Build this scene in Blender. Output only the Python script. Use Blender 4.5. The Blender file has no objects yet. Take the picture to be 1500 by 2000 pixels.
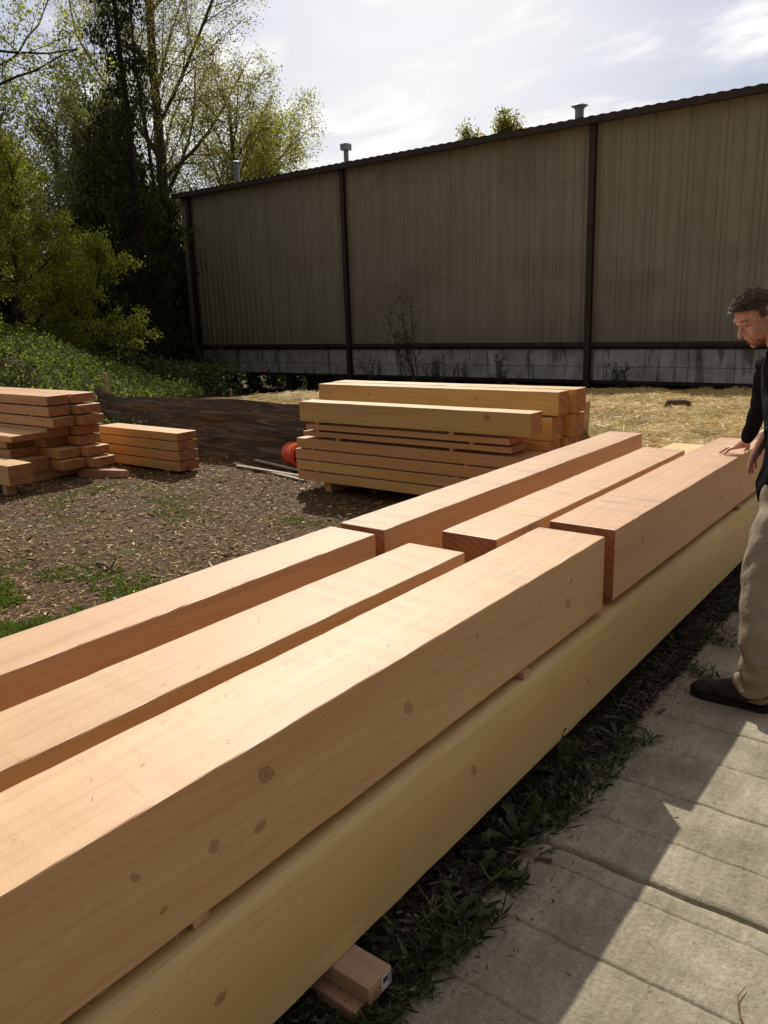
import bpy, bmesh, math, random
import numpy as np
from mathutils import Vector, Matrix, noise as mnoise

rng = np.random.default_rng(7)
random.seed(7)
SC = bpy.context.scene
COL = SC.collection
R = math.radians

# ------------------------------------------------------------------ camera
cam_d = bpy.data.cameras.new("camera")
cam = bpy.data.objects.new("camera", cam_d)
COL.objects.link(cam)
cam_d.sensor_fit = 'VERTICAL'
cam_d.sensor_height = 36.0
cam_d.lens = 1540 / 2000 * 36.0
cam_d.clip_start = 0.05
cam_d.clip_end = 3000
YAW, PITCH, ROLL = R(38.015), R(14.009), R(-1.921)
fw = Vector((-math.sin(YAW) * math.cos(PITCH), math.cos(YAW) * math.cos(PITCH), -math.sin(PITCH)))
rt = Vector((math.cos(YAW), math.sin(YAW), 0))
up = rt.cross(fw)
rt2 = math.cos(ROLL) * rt + math.sin(ROLL) * up
up2 = -math.sin(ROLL) * rt + math.cos(ROLL) * up
m = Matrix((rt2, up2, -fw)).transposed().to_4x4()
m.translation = Vector((0, 0, 1.65))
cam.matrix_world = m
SC.camera = cam

# ------------------------------------------------------------------ light
SUN = Vector((-0.4795, 0.5325, 0.697)).normalized()
SC.view_settings.view_transform = 'Standard'
SC.view_settings.look = 'None'
SC.view_settings.exposure = 0.0
SC.view_settings.gamma = 1.0
sl = bpy.data.lights.new("sun", 'SUN')
sl.energy = 4.3
sl.angle = R(0.6)
sl.color = (1.0, 0.95, 0.85)
so = bpy.data.objects.new("sun", sl)
COL.objects.link(so)
so.rotation_euler = SUN.to_track_quat('Z', 'Y').to_euler()

W = bpy.data.worlds.new("World")
SC.world = W
W.use_nodes = True
nt = W.node_tree
nt.nodes.clear()
def N(nt, t, **k):
    n = nt.nodes.new(t)
    for a, v in k.items():
        if a == 'ins':
            for i, x in v.items():
                n.inputs[i].default_value = x
        else:
            setattr(n, a, v)
    return n
def lk(nt, a, b): nt.links.new(a, b)
def ramp(nt, stops, interp='LINEAR'):
    r = nt.nodes.new('ShaderNodeValToRGB')
    r.color_ramp.interpolation = interp
    e = r.color_ramp.elements
    while len(e) < len(stops): e.new(0.5)
    for x, (p, c) in zip(e, stops):
        x.position = p
        x.color = c if len(c) == 4 else (*c, 1)
    return r
def math_n(nt, op, a, b=None, clamp=False):
    n = nt.nodes.new('ShaderNodeMath'); n.operation = op; n.use_clamp = clamp
    for i, v in enumerate((a, b)):
        if v is None: continue
        if isinstance(v, (int, float)): n.inputs[i].default_value = v
        else: nt.links.new(v, n.inputs[i])
    return n.outputs[0]
def mixc(nt, fac, a, b, mode='MIX'):
    n = nt.nodes.new('ShaderNodeMix'); n.data_type = 'RGBA'; n.blend_type = mode
    for s, v in ((0, fac), (6, a), (7, b)):
        if isinstance(v, (int, float)): n.inputs[s].default_value = v
        elif isinstance(v, tuple): n.inputs[s].default_value = v if len(v) == 4 else (*v, 1)
        else: nt.links.new(v, n.inputs[s])
    return n.outputs[2]

sky = N(nt, 'ShaderNodeTexSky', sky_type='NISHITA', sun_disc=False)
sky.sun_elevation = math.asin(SUN.z)
sky.sun_rotation = math.atan2(SUN.x, SUN.y)
sky.air_density = 1.2
sky.dust_density = 2.0
tc = N(nt, 'ShaderNodeTexCoord')
sep = N(nt, 'ShaderNodeSeparateXYZ')
lk(nt, tc.outputs['Generated'], sep.inputs[0])
zz = math_n(nt, 'ADD', math_n(nt, 'ABSOLUTE', sep.outputs[2]), 0.16)
px = math_n(nt, 'DIVIDE', sep.outputs[0], zz)
py = math_n(nt, 'DIVIDE', sep.outputs[1], zz)
cmb = N(nt, 'ShaderNodeCombineXYZ')
lk(nt, px, cmb.inputs[0]); lk(nt, py, cmb.inputs[1])
n1 = N(nt, 'ShaderNodeTexNoise', ins={'Scale': 0.95, 'Detail': 7.0, 'Roughness': 0.52, 'Distortion': 0.5})
n2 = N(nt, 'ShaderNodeTexNoise', ins={'Scale': 2.2, 'Detail': 6.0, 'Roughness': 0.6, 'Distortion': 0.8})
mp = N(nt, 'ShaderNodeMapping', ins={'Location': (3.1, 1.7, 0.0), 'Rotation': (0, 0, 0.5), 'Scale': (1.0, 1.6, 1.0)})
lk(nt, cmb.outputs[0], mp.inputs[0])
lk(nt, mp.outputs[0], n1.inputs['Vector']); lk(nt, mp.outputs[0], n2.inputs['Vector'])
cl = math_n(nt, 'ADD', math_n(nt, 'MULTIPLY', n1.outputs[0], 0.72), math_n(nt, 'MULTIPLY', n2.outputs[0], 0.28))
cr = ramp(nt, [(0.42, (3.9, 4.35, 5.8)), (0.475, (5.0, 5.4, 6.7)), (0.51, (7.2, 7.35, 8.0)), (0.57, (10.8, 10.7, 10.5))])
lk(nt, cl, cr.inputs[0])
# glow of the thin cloud around the sun
dot = N(nt, 'ShaderNodeVectorMath', operation='DOT_PRODUCT')
lk(nt, tc.outputs['Generated'], dot.inputs[0]); dot.inputs[1].default_value = (-0.525, 0.80, 0.29)
gl = math_n(nt, 'POWER', math_n(nt, 'MAXIMUM', dot.outputs['Value'], 0.0), 26.0)
cc = mixc(nt, math_n(nt, 'MULTIPLY', gl, 0.72), cr.outputs[0], (9.9, 9.7, 9.3))
fac = N(nt, 'ShaderNodeMapRange', ins={'From Min': 0.30, 'From Max': 0.52, 'To Min': 0.55, 'To Max': 0.97})
lk(nt, cl, fac.inputs[0])
col = mixc(nt, fac.outputs[0], sky.outputs[0], cc)
# unseen sky away from the sun, dimmed and warmed to shape the fill light
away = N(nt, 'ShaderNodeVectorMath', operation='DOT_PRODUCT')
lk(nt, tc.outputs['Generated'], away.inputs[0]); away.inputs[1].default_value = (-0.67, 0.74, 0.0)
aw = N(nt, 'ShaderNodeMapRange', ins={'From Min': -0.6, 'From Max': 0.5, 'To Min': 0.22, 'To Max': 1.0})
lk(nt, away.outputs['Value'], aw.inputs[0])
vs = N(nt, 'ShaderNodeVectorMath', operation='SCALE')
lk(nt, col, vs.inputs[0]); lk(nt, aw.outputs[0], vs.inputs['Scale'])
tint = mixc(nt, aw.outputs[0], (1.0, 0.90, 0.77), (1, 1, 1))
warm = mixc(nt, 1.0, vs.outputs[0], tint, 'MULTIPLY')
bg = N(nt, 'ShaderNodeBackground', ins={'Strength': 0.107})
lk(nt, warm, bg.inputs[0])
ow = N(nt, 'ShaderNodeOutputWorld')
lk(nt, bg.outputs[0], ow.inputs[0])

# ------------------------------------------------------------------ helpers
def tag(o, label=None, cat=None, group=None, kind=None):
    if label: o['label'] = label
    if cat: o['category'] = cat
    if group: o['group'] = group
    if kind: o['kind'] = kind
    return o
def link(name, me, mats, parent=None, smooth=False):
    o = bpy.data.objects.new(name, me)
    COL.objects.link(o)
    for mm in (mats if isinstance(mats, (list, tuple)) else [mats]):
        me.materials.append(mm)
    if parent is not None:
        o.parent = parent
    if smooth:
        me.polygons.foreach_set('use_smooth', np.ones(len(me.polygons), bool))
    return o
def empty(name, loc=(0, 0, 0)):
    o = bpy.data.objects.new(name, None)
    o.location = loc; o.empty_display_size = 0.2
    COL.objects.link(o)
    return o
class MB:
    def __init__(s): s.v = []; s.f = []; s.mi = []
    def add(s, vs, fs, mi=0):
        b = len(s.v); s.v += [tuple(v) for v in vs]
        s.f += [tuple(b + i for i in f) for f in fs]; s.mi += [mi] * len(fs)
    def box(s, x0, x1, y0, y1, z0, z1, mi=0, mat=None):
        vs = [(x0,y0,z0),(x1,y0,z0),(x1,y1,z0),(x0,y1,z0),(x0,y0,z1),(x1,y0,z1),(x1,y1,z1),(x0,y1,z1)]
        if mat is not None: vs = [mat @ Vector(v) for v in vs]
        s.add(vs, [(0,3,2,1),(4,5,6,7),(0,1,5,4),(1,2,6,5),(2,3,7,6),(3,0,4,7)], mi)
    def tube(s, pts, rad, n=6, cap=True, mi=0):
        pts = [Vector(p) for p in pts]
        vs = []; fs = []
        for i, p in enumerate(pts):
            d = (pts[min(i + 1, len(pts) - 1)] - pts[max(i - 1, 0)])
            d = d.normalized() if d.length > 1e-9 else Vector((0, 0, 1))
            a = d.orthogonal().normalized() if i == 0 else (a - d * a.dot(d)).normalized()
            b = d.cross(a); r = rad[i] if hasattr(rad, '__len__') else rad
            for k in range(n):
                t = 2 * math.pi * k / n
                vs.append(p + a * (r * math.cos(t)) + b * (r * math.sin(t)))
        for i in range(len(pts) - 1):
            for k in range(n):
                k2 = (k + 1) % n
                fs.append((i*n+k, i*n+k2, (i+1)*n+k2, (i+1)*n+k))
        if cap:
            fs.append(tuple(reversed(range(n)))); fs.append(tuple((len(pts)-1)*n + k for k in range(n)))
        s.add(vs, fs, mi)
    def mesh(s, name, origin=None):
        me = bpy.data.meshes.new(name)
        v = s.v
        if origin is not None: v = [(a[0]-origin[0], a[1]-origin[1], a[2]-origin[2]) for a in v]
        me.from_pydata(v, [], s.f); me.polygons.foreach_set('material_index', s.mi); me.update()
        return me
    def build(s, name, mats, parent=None, smooth=False, origin=None):
        if parent is not None and origin is None: origin = tuple(parent.location)
        o = link(name, s.mesh(name, origin), mats, parent, smooth)
        if parent is None and origin is not None: o.location = origin
        return o
def np_mesh(name, V, nper):
    """V: (k*nper,3) vertices, faces of nper consecutive verts"""
    me = bpy.data.meshes.new(name)
    V = np.asarray(V, np.float32); k = len(V) // nper
    me.vertices.add(len(V)); me.vertices.foreach_set('co', V.ravel())
    me.loops.add(k * nper); me.loops.foreach_set('vertex_index', np.arange(k * nper, dtype=np.int32))
    me.polygons.add(k); me.polygons.foreach_set('loop_start', np.arange(0, k * nper, nper, dtype=np.int32))
    me.update(calc_edges=True)
    return me
def nrm(a): return a / np.maximum(np.linalg.norm(a, axis=-1, keepdims=True), 1e-9)
def leaves(C, L, Wd, D=None, Nn=None, bend=0.0):
    """leaf-shaped quads (rhombus) at centres C; L,Wd sizes; D axis, Nn normal"""
    k = len(C)
    if D is None: D = rng.normal(size=(k, 3))
    if Nn is None: Nn = rng.normal(size=(k, 3))
    D = nrm(D); S = nrm(np.cross(D, Nn)); U = np.cross(S, D)
    L = np.broadcast_to(np.asarray(L, float).reshape(-1, 1), (k, 1)); Wd = np.broadcast_to(np.asarray(Wd, float).reshape(-1, 1), (k, 1))
    a = C - D * L * .5; b = C + D * L * .5 - U * bend * L
    c = C - D * L * 0.05 + S * Wd * .5; d = C - D * L * 0.05 - S * Wd * .5
    return np.stack([a, c, b, d], 1).reshape(-1, 3)
def strips(C, L, Wd, D, Nn):
    D = nrm(D); S = nrm(np.cross(D, Nn)); L = np.asarray(L).reshape(-1, 1); Wd = np.asarray(Wd).reshape(-1, 1)
    return np.stack([C - D*L*.5 - S*Wd*.5, C - D*L*.5 + S*Wd*.5, C + D*L*.5 + S*Wd*.4, C + D*L*.5 - S*Wd*.4], 1).reshape(-1, 3)

# ------------------------------------------------------------------ materials
def newmat(name):
    mt = bpy.data.materials.new(name); mt.use_nodes = True
    t = mt.node_tree; t.nodes.clear()
    o = t.nodes.new('ShaderNodeOutputMaterial'); b = t.nodes.new('ShaderNodeBsdfPrincipled')
    t.links.new(b.outputs[0], o.inputs[0])
    return mt, t, b, o
def simple(name, col, rough=0.7, var=0.25, scale=8.0, metal=0.0, bump=0.0, spec=0.4, coord='Object'):
    mt, t, b, o = newmat(name)
    tcn = N(t, 'ShaderNodeTexCoord')
    n = N(t, 'ShaderNodeTexNoise', ins={'Scale': scale, 'Detail': 6.0, 'Roughness': 0.6})
    lk(t, tcn.outputs[coord], n.inputs['Vector'])
    lo = tuple(c * (1 - var) for c in col); hi = tuple(min(1, c * (1 + var)) for c in col)
    r = ramp(t, [(0.3, lo), (0.7, hi)]); lk(t, n.outputs[0], r.inputs[0])
    lk(t, r.outputs[0], b.inputs['Base Color'])
    b.inputs['Roughness'].default_value = rough; b.inputs['Metallic'].default_value = metal
    b.inputs['Specular IOR Level'].default_value = spec
    if bump:
        bp = N(t, 'ShaderNodeBump', ins={'Strength': bump, 'Distance': 0.01})
        n3 = N(t, 'ShaderNodeTexNoise', ins={'Scale': scale * 6, 'Detail': 5.0})
        lk(t, tcn.outputs[coord], n3.inputs['Vector']); lk(t, n3.outputs[0], bp.inputs['Height']); lk(t, bp.outputs[0], b.inputs['Normal'])
    return mt
def island(name, stops, rough=0.6, trans=0.0, tcol=None, spec=0.3):
    """one colour per leaf / chip / straw"""
    mt, t, b, o = newmat(name)
    g = N(t, 'ShaderNodeNewGeometry')
    r = ramp(t, stops); lk(t, g.outputs['Random Per Island'], r.inputs[0])
    lk(t, r.outputs[0], b.inputs['Base Color'])
    b.inputs['Roughness'].default_value = rough; b.inputs['Specular IOR Level'].default_value = spec
    if trans:
        tr = N(t, 'ShaderNodeBsdfTranslucent')
        c2 = mixc(t, 1.0, r.outputs[0], tcol or (1, 1, 1), 'MULTIPLY')
        lk(t, c2, tr.inputs[0])
        mx = N(t, 'ShaderNodeMixShader', ins={0: trans})
        lk(t, b.outputs[0], mx.inputs[1]); lk(t, tr.outputs[0], mx.inputs[2]); lk(t, mx.outputs[0], o.inputs[0])
    return mt

def wood(name, c_lo, c_hi, axis='Y', knots=(), knot_axes=('Y', 'Z'), stain=0.0, speck=0.35, auto_knots=0.35, rough=0.50, band=False):
    """rough sawn softwood; grain runs along axis; knots = (a, b, r) world positions on the side face"""
    mt, t, b, o = newmat(name)
    tcn = N(t, 'ShaderNodeTexCoord'); oi = N(t, 'ShaderNodeObjectInfo'); geo = N(t, 'ShaderNodeNewGeometry')
    off = N(t, 'ShaderNodeVectorMath', operation='SCALE'); off.inputs[0].default_value = (37.0, 53.0, 71.0)
    lk(t, oi.outputs['Random'], off.inputs['Scale'])
    ad = N(t, 'ShaderNodeVectorMath', operation='ADD')
    lk(t, tcn.outputs['Object'], ad.inputs[0]); lk(t, off.outputs[0], ad.inputs[1])
    i = 'XYZ'.index(axis)
    def mapped(s_long, s_cross):
        sc = [s_cross] * 3; sc[i] = s_long
        mm = N(t, 'ShaderNodeMapping', ins={'Scale': tuple(sc)}); lk(t, ad.outputs[0], mm.inputs[0]); return mm.outputs[0]
    broad = N(t, 'ShaderNodeTexNoise', ins={'Scale': 1.0, 'Detail': 3.0, 'Roughness': 0.55, 'Distortion': 0.6}); lk(t, mapped(0.55, 5.0), broad.inputs['Vector'])
    grain = N(t, 'ShaderNodeTexNoise', ins={'Scale': 1.0, 'Detail': 6.0, 'Roughness': 0.65, 'Distortion': 0.5}); lk(t, mapped(0.9, 34.0), grain.inputs['Vector'])
    fine = N(t, 'ShaderNodeTexNoise', ins={'Scale': 1.0, 'Detail': 4.0, 'Roughness': 0.7}); lk(t, mapped(14.0, 260.0), fine.inputs['Vector'])
    f = math_n(t, 'ADD', math_n(t, 'MULTIPLY', broad.outputs[0], 0.50), math_n(t, 'MULTIPLY', grain.outputs[0], 0.30))
    f = math_n(t, 'ADD', f, math_n(t, 'MULTIPLY', fine.outputs[0], 0.20))
    r = ramp(t, [(0.33, c_lo), (0.50, tuple((a*.45 + c*.55) for a, c in zip(c_lo, c_hi))), (0.66, c_hi)]); lk(t, f, r.inputs[0])
    colr = r.outputs[0]
    wv = N(t, 'ShaderNodeTexWave', wave_type='BANDS', bands_direction='DIAGONAL', ins={'Scale': 13.0, 'Distortion': 8.0, 'Detail': 3.0, 'Detail Scale': 0.7, 'Detail Roughness': 0.55})
    lk(t, mapped(0.06, 1.0), wv.inputs['Vector'])
    wr_ = ramp(t, [(0.0, (1, 1, 1)), (0.10, (.55, .55, .55)), (0.25, (.12, .12, .12)), (0.5, (0, 0, 0))]); lk(t, wv.outputs[0], wr_.inputs[0])
    colr = mixc(t, math_n(t, 'MULTIPLY', wr_.outputs[0], 0.20), colr, tuple(c * k_ for c, k_ in zip(c_lo, (.82, .70, .60))))
    # per timber tone
    hs = N(t, 'ShaderNodeHueSaturation')
    mr = N(t, 'ShaderNodeMapRange', ins={'To Min': 0.90, 'To Max': 1.08}); lk(t, oi.outputs['Random'], mr.inputs[0])
    lk(t, mr.outputs[0], hs.inputs['Value']); lk(t, colr, hs.inputs['Color'])
    mr2 = N(t, 'ShaderNodeMapRange', ins={'To Min': 0.492, 'To Max': 0.508}); lk(t, math_n(t, 'FRACT', math_n(t, 'MULTIPLY', oi.outputs['Random'], 7.3)), mr2.inputs[0])
    lk(t, mr2.outputs[0], hs.inputs['Hue'])
    colr = hs.outputs[0]
    def paint(fac, c):
        nonlocal colr
        colr = mixc(t, fac, colr, c)
    if band:   # sapwood along both arrises, redder heartwood between
        spz = N(t, 'ShaderNodeSeparateXYZ'); lk(t, tcn.outputs['Object'], spz.inputs[0])
        zc = math_n(t, 'ADD', spz.outputs[2], math_n(t, 'MULTIPLY', broad.outputs[0], 0.05))
        hb = ramp(t, [(0.0, (0, 0, 0)), (0.30, (1, 1, 1)), (0.55, (1, 1, 1)), (0.80, (0, 0, 0))])
        lk(t, math_n(t, 'DIVIDE', math_n(t, 'SUBTRACT', zc, 0.05), 0.32), hb.inputs[0])
        paint(math_n(t, 'MULTIPLY', hb.outputs[0], 0.55), (0.60, 0.335, 0.125))
    # small pin knots and pitch streaks
    vo = N(t, 'ShaderNodeTexVoronoi', ins={'Scale': 1.0, 'Randomness': 1.0}); lk(t, mapped(1.5, 3.6), vo.inputs['Vector'])
    kr = ramp(t, [(0.0, (1, 1, 1)), (0.06, (.9, .9, .9)), (0.10, (.25, .25, .25)), (0.16, (0, 0, 0))]); lk(t, vo.outputs['Distance'], kr.inputs[0])
    paint(math_n(t, 'MULTIPLY', kr.outputs[0], auto_knots), tuple(c * 0.38 for c in c_lo))
    st = N(t, 'ShaderNodeTexNoise', ins={'Scale': 1.0, 'Detail': 3.0, 'Distortion': 0.3}); lk(t, mapped(5.0, 110.0), st.inputs['Vector'])
    sr = ramp(t, [(0.70, (0, 0, 0)), (0.78, (1, 1, 1))]); lk(t, st.outputs[0], sr.inputs[0])
    paint(math_n(t, 'MULTIPLY', sr.outputs[0], 0.04), tuple(c * 0.5 for c in c_lo))
    # sawdust / dirt specks
    sp = N(t, 'ShaderNodeTexNoise', ins={'Scale': 150.0, 'Detail': 2.0}); lk(t, ad.outputs[0], sp.inputs['Vector'])
    spm = N(t, 'ShaderNodeTexNoise', ins={'Scale': 3.0, 'Detail': 3.0}); lk(t, ad.outputs[0], spm.inputs['Vector'])
    s1 = ramp(t, [(0.66, (0, 0, 0)), (0.70, (1, 1, 1))]); lk(t, sp.outputs[0], s1.inputs[0])
    s2 = ramp(t, [(0.42, (0, 0, 0)), (0.66, (1, 1, 1))]); lk(t, spm.outputs[0], s2.inputs[0])
    paint(math_n(t, 'MULTIPLY', math_n(t, 'MULTIPLY', s1.outputs[0], s2.outputs[0]), speck), (0.16, 0.10, 0.05))
    # roller and dirt smears, across the timber
    if stain:
        sc = [2.4] * 3; sc[i] = 13.0
        mm = N(t, 'ShaderNodeMapping', ins={'Scale': tuple(sc), 'Rotation': (0, 0, 0.25)}); lk(t, ad.outputs[0], mm.inputs[0])
        sn = N(t, 'ShaderNodeTexNoise', ins={'Scale': 1.0, 'Detail': 7.0, 'Roughness': 0.72}); lk(t, mm.outputs[0], sn.inputs['Vector'])
        rr = ramp(t, [(0.535, (0, 0, 0)), (0.66, (1, 1, 1))]); lk(t, sn.outputs[0], rr.inputs[0])
        nz_ = N(t, 'ShaderNodeSeparateXYZ'); lk(t, geo.outputs['Normal'], nz_.inputs[0])
        paint(math_n(t, 'MULTIPLY', math_n(t, 'MULTIPLY', rr.outputs[0], stain), math_n(t, 'GREATER_THAN', nz_.outputs[2], 0.6)), (0.16, 0.15, 0.12))
    # the larger knots of this timber
    if knots:
        sp3 = N(t, 'ShaderNodeSeparateXYZ'); lk(t, geo.outputs['Position'], sp3.inputs[0])
        wn = N(t, 'ShaderNodeTexNoise', ins={'Scale': 34.0, 'Detail': 3.0}); lk(t, geo.outputs['Position'], wn.inputs['Vector'])
        nsp = N(t, 'ShaderNodeSeparateXYZ'); lk(t, geo.outputs['Normal'], nsp.inputs[0])
        third = [a for a in 'XYZ' if a not in knot_axes][0]
        facing = math_n(t, 'GREATER_THAN', math_n(t, 'ABSOLUTE', nsp.outputs['XYZ'.index(third)]), 0.7)
        A = sp3.outputs['XYZ'.index(knot_axes[0])]; B = sp3.outputs['XYZ'.index(knot_axes[1])]
        best = None
        for qi, (ka, kb, kr_) in enumerate(knots):
            kr_ = kr_ * (0.82, 0.62, 0.74, 0.9)[qi % 4]; ea = (1.0, 1.5, 1.15, .85)[qi % 4]; sk = (.25, -.4, .1, .5)[qi % 4]
            db0 = math_n(t, 'SUBTRACT', B, kb)
            da = math_n(t, 'DIVIDE', math_n(t, 'ADD', math_n(t, 'SUBTRACT', A, ka), math_n(t, 'MULTIPLY', db0, sk)), kr_ * ea); db = math_n(t, 'DIVIDE', db0, kr_ * 1.1)
            dd = math_n(t, 'SQRT', math_n(t, 'ADD', math_n(t, 'MULTIPLY', da, da), math_n(t, 'MULTIPLY', db, db)))
            best = dd if best is None else math_n(t, 'MINIMUM', best, dd)
        best = math_n(t, 'ADD', best, math_n(t, 'MULTIPLY', math_n(t, 'SUBTRACT', wn.outputs[0], 0.5), 1.6))
        k2 = ramp(t, [(0.0, (.95, .95, .95)), (0.30, (.62, .62, .62)), (0.62, (.5, .5, .5)), (0.74, (.9, .9, .9)), (1.0, (0.0, .0, .0))])
        k2.color_ramp.elements.new(0.999)
        lk(t, math_n(t, 'DIVIDE', best, 1.25), k2.inputs[0])
        inside = math_n(t, 'LESS_THAN', best, 1.25)
        paint(math_n(t, 'MULTIPLY', math_n(t, 'MULTIPLY', k2.outputs[0], inside), math_n(t, 'MULTIPLY', facing, 0.85)), (0.22, 0.085, 0.028))
    lk(t, colr, b.inputs['Base Color'])
    b.inputs['Roughness'].default_value = rough
    b.inputs['Specular IOR Level'].default_value = 0.5
    b.inputs['Sheen Weight'].default_value = 0.14; b.inputs['Sheen Roughness'].default_value = 0.45; b.inputs['Sheen Tint'].default_value = (1.0, 0.97, 0.92, 1)
    saw = N(t, 'ShaderNodeTexNoise', ins={'Scale': 1.0, 'Detail': 2.0})
    sc = [110.0] * 3; sc[i] = 190.0
    mm = N(t, 'ShaderNodeMapping', ins={'Scale': tuple(sc)}); lk(t, ad.outputs[0], mm.inputs[0]); lk(t, mm.outputs[0], saw.inputs['Vector'])
    hgt = math_n(t, 'ADD', math_n(t, 'MULTIPLY', saw.outputs[0], 0.6), math_n(t, 'MULTIPLY', fine.outputs[0], 0.6))
    bp = N(t, 'ShaderNodeBump', ins={'Strength': 0.16, 'Distance': 0.003}); lk(t, hgt, bp.inputs['Height']); lk(t, bp.outputs[0], b.inputs['Normal'])
    return mt
def endgrain(name, c_lo, c_hi):
    mt, t, b, o = newmat(name)
    tcn = N(t, 'ShaderNodeTexCoord'); oi = N(t, 'ShaderNodeObjectInfo')
    off = N(t, 'ShaderNodeVectorMath', operation='SCALE'); off.inputs[0].default_value = (.31, .27, .35)
    lk(t, oi.outputs['Random'], off.inputs['Scale'])
    ad = N(t, 'ShaderNodeVectorMath', operation='ADD'); lk(t, tcn.outputs['Object'], ad.inputs[0]); lk(t, off.outputs[0], ad.inputs[1])
    wv = N(t, 'ShaderNodeTexWave', wave_type='RINGS', rings_direction='SPHERICAL', ins={'Scale': 21.0, 'Distortion': 3.0, 'Detail': 3.0, 'Detail Scale': 0.6})
    lk(t, ad.outputs[0], wv.inputs['Vector'])
    n = N(t, 'ShaderNodeTexNoise', ins={'Scale': 9.0, 'Detail': 5.0}); lk(t, ad.outputs[0], n.inputs['Vector'])
    f = math_n(t, 'ADD', math_n(t, 'MULTIPLY', wv.outputs[0], 0.2), math_n(t, 'MULTIPLY', n.outputs[0], 0.8))
    r = ramp(t, [(0.28, c_lo), (0.72, c_hi)]); lk(t, f, r.inputs[0]); lk(t, r.outputs[0], b.inputs['Base Color'])
    b.inputs['Roughness'].default_value = 0.75; b.inputs['Specular IOR Level'].default_value = 0.25
    return mt

FIR_LO, FIR_HI = (0.50, 0.248, 0.108), (0.655, 0.388, 0.200)
M_END = endgrain('fir end grain', (0.26, 0.105, 0.045), (0.42, 0.20, 0.095))
M_ENDP = endgrain('pale end grain', (0.40, 0.22, 0.11), (0.58, 0.36, 0.20))
M_TOPA = wood('fir planed timber', FIR_LO, FIR_HI, 'Y', auto_knots=0.3)
M_STAIN = wood('fir smudged timber', FIR_LO, FIR_HI, 'Y', stain=0.6, auto_knots=0.25)
M_C = wood('fir knotty timber', FIR_LO, FIR_HI, 'Y', stain=0.28,
           knots=[(1.04, 0.685, 0.021), (1.01, 0.57, 0.016), (0.885, 0.60, 0.014), (1.57, 0.61, 0.019), (2.58, 0.59, 0.021), (2.60, 0.67, 0.014),
                  (1.93, 0.69, 0.009), (0.70, 0.645, 0.011), (2.35, 0.66, 0.009), (0.75, 0.54, 0.009)], auto_knots=0.12)
M_F = wood('fir timber with faint knots', FIR_LO, FIR_HI, 'Y', stain=0.5,
           knots=[(3.35, 0.64, 0.016), (3.42, 0.60, 0.012), (3.9, 0.66, 0.010), (4.6, 0.58, 0.013)], auto_knots=0.12)
M_D = wood('yellow sapwood timber', (0.62, 0.405, 0.145), (0.78, 0.565, 0.245), 'Y', band=True,
           knots=[(1.86, 0.28, 0.018), (0.84, 0.27, 0.016), (2.72, 0.23, 0.013)], auto_knots=0.15, speck=0.2)
M_X = wood('fir stacked plank', (0.50, 0.235, 0.068), (0.70, 0.41, 0.150), 'X', auto_knots=0.4, speck=0.15)
M_X8 = wood('fir squared beam', (0.53, 0.285, 0.085), (0.74, 0.48, 0.180), 'X',
            knots=[(-5.30, 0.915, 0.014), (-4.79, 0.915, 0.018), (-3.25, 0.82, 0.03), (-3.6, 0.92, 0.014)], knot_axes=('X', 'Z'), auto_knots=0.3, stain=0.3)
M_Y2 = wood('dunnage stud', (0.36, 0.20, 0.12), (0.56, 0.36, 0.24), 'X', auto_knots=0.5, rough=0.7)
M_GREY = simple('weathered pale lath', (0.46, 0.38, 0.28), 0.8, 0.25, 20)

# ------------------------------------------------------------------ ground
def ss(x): x = np.clip(x, 0, 1); return x * x * (3 - 2 * x)
def vnoise(x, y, s, seed=0.0):
    """cheap smooth value noise"""
    X = x / s + seed * 17.3; Y = y / s + seed * 9.1
    xi = np.floor(X); yi = np.floor(Y); fx = ss(X - xi); fy = ss(Y - yi)
    h = lambda a, b: np.modf(np.abs(np.sin(a * 127.1 + b * 311.7 + seed * 3.3) * 43758.5453))[0]
    return (h(xi, yi)*(1-fx)*(1-fy) + h(xi+1, yi)*fx*(1-fy) + h(xi, yi+1)*(1-fx)*fy + h(xi+1, yi+1)*fx*fy) - 0.5
def bank_s(x, y): return np.minimum(-0.70 * (x + 10.5) - 0.713 * (y - 7.5), (y - 5.35) * 1.3)
def ground(x, y):
    x = np.asarray(x, float); y = np.asarray(y, float)
    z = -0.015 + 0.02 * vnoise(x, y, 1.1, 1) + 0.014 * vnoise(x, y, 0.35, 2)
    far = ss((y - 9) / 8)
    z = z - 0.22 * far
    straw = ss((y - 7.2) / 1.2) * (1 - ss((y - 17.5) / 1.5)) * ss((x + 15) / 2.5)
    z = z + straw * (0.05 + 0.16 * np.abs(vnoise(x, y, 1.9, 3)) + 0.24 * vnoise(x, y, 0.8, 4) + 0.10 * vnoise(x, y, 0.32, 5))
    z = z - (0.55 + 0.50 * ss((-x - 17) / 3)) * ss((y - 17.3) / 3.7)
    z = z - 2.2 * ss((y - 24) / 8)
    z = z - 0.45 * ss((-x - 10.5) / 3) * ss((y - 11.5) / 3) * (1 - ss((y - 18) / 4))
    s = bank_s(x, y)
    A = 1.20 - 0.35 * ss((y - 8) / 3) - 0.6 * ss((y - 11) / 3.5)
    z = z + A * ss(s / 3.0) * (1 - 0.9 * ss((s - 4.5) / 6.0)) * (1 + 0.25 * vnoise(x, y, 1.7, 6))
    z = z - 0.9 * ss((s - 8) / 10) * ss((60 - y) / 20)
    d = np.maximum(np.abs(x) , np.abs(y))
    z = np.where(x > -1.16, np.where(y < 8, -0.035, z), z)
    return z
def gz(x, y): return float(ground(np.array([x]), np.array([y]))[0])
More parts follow.
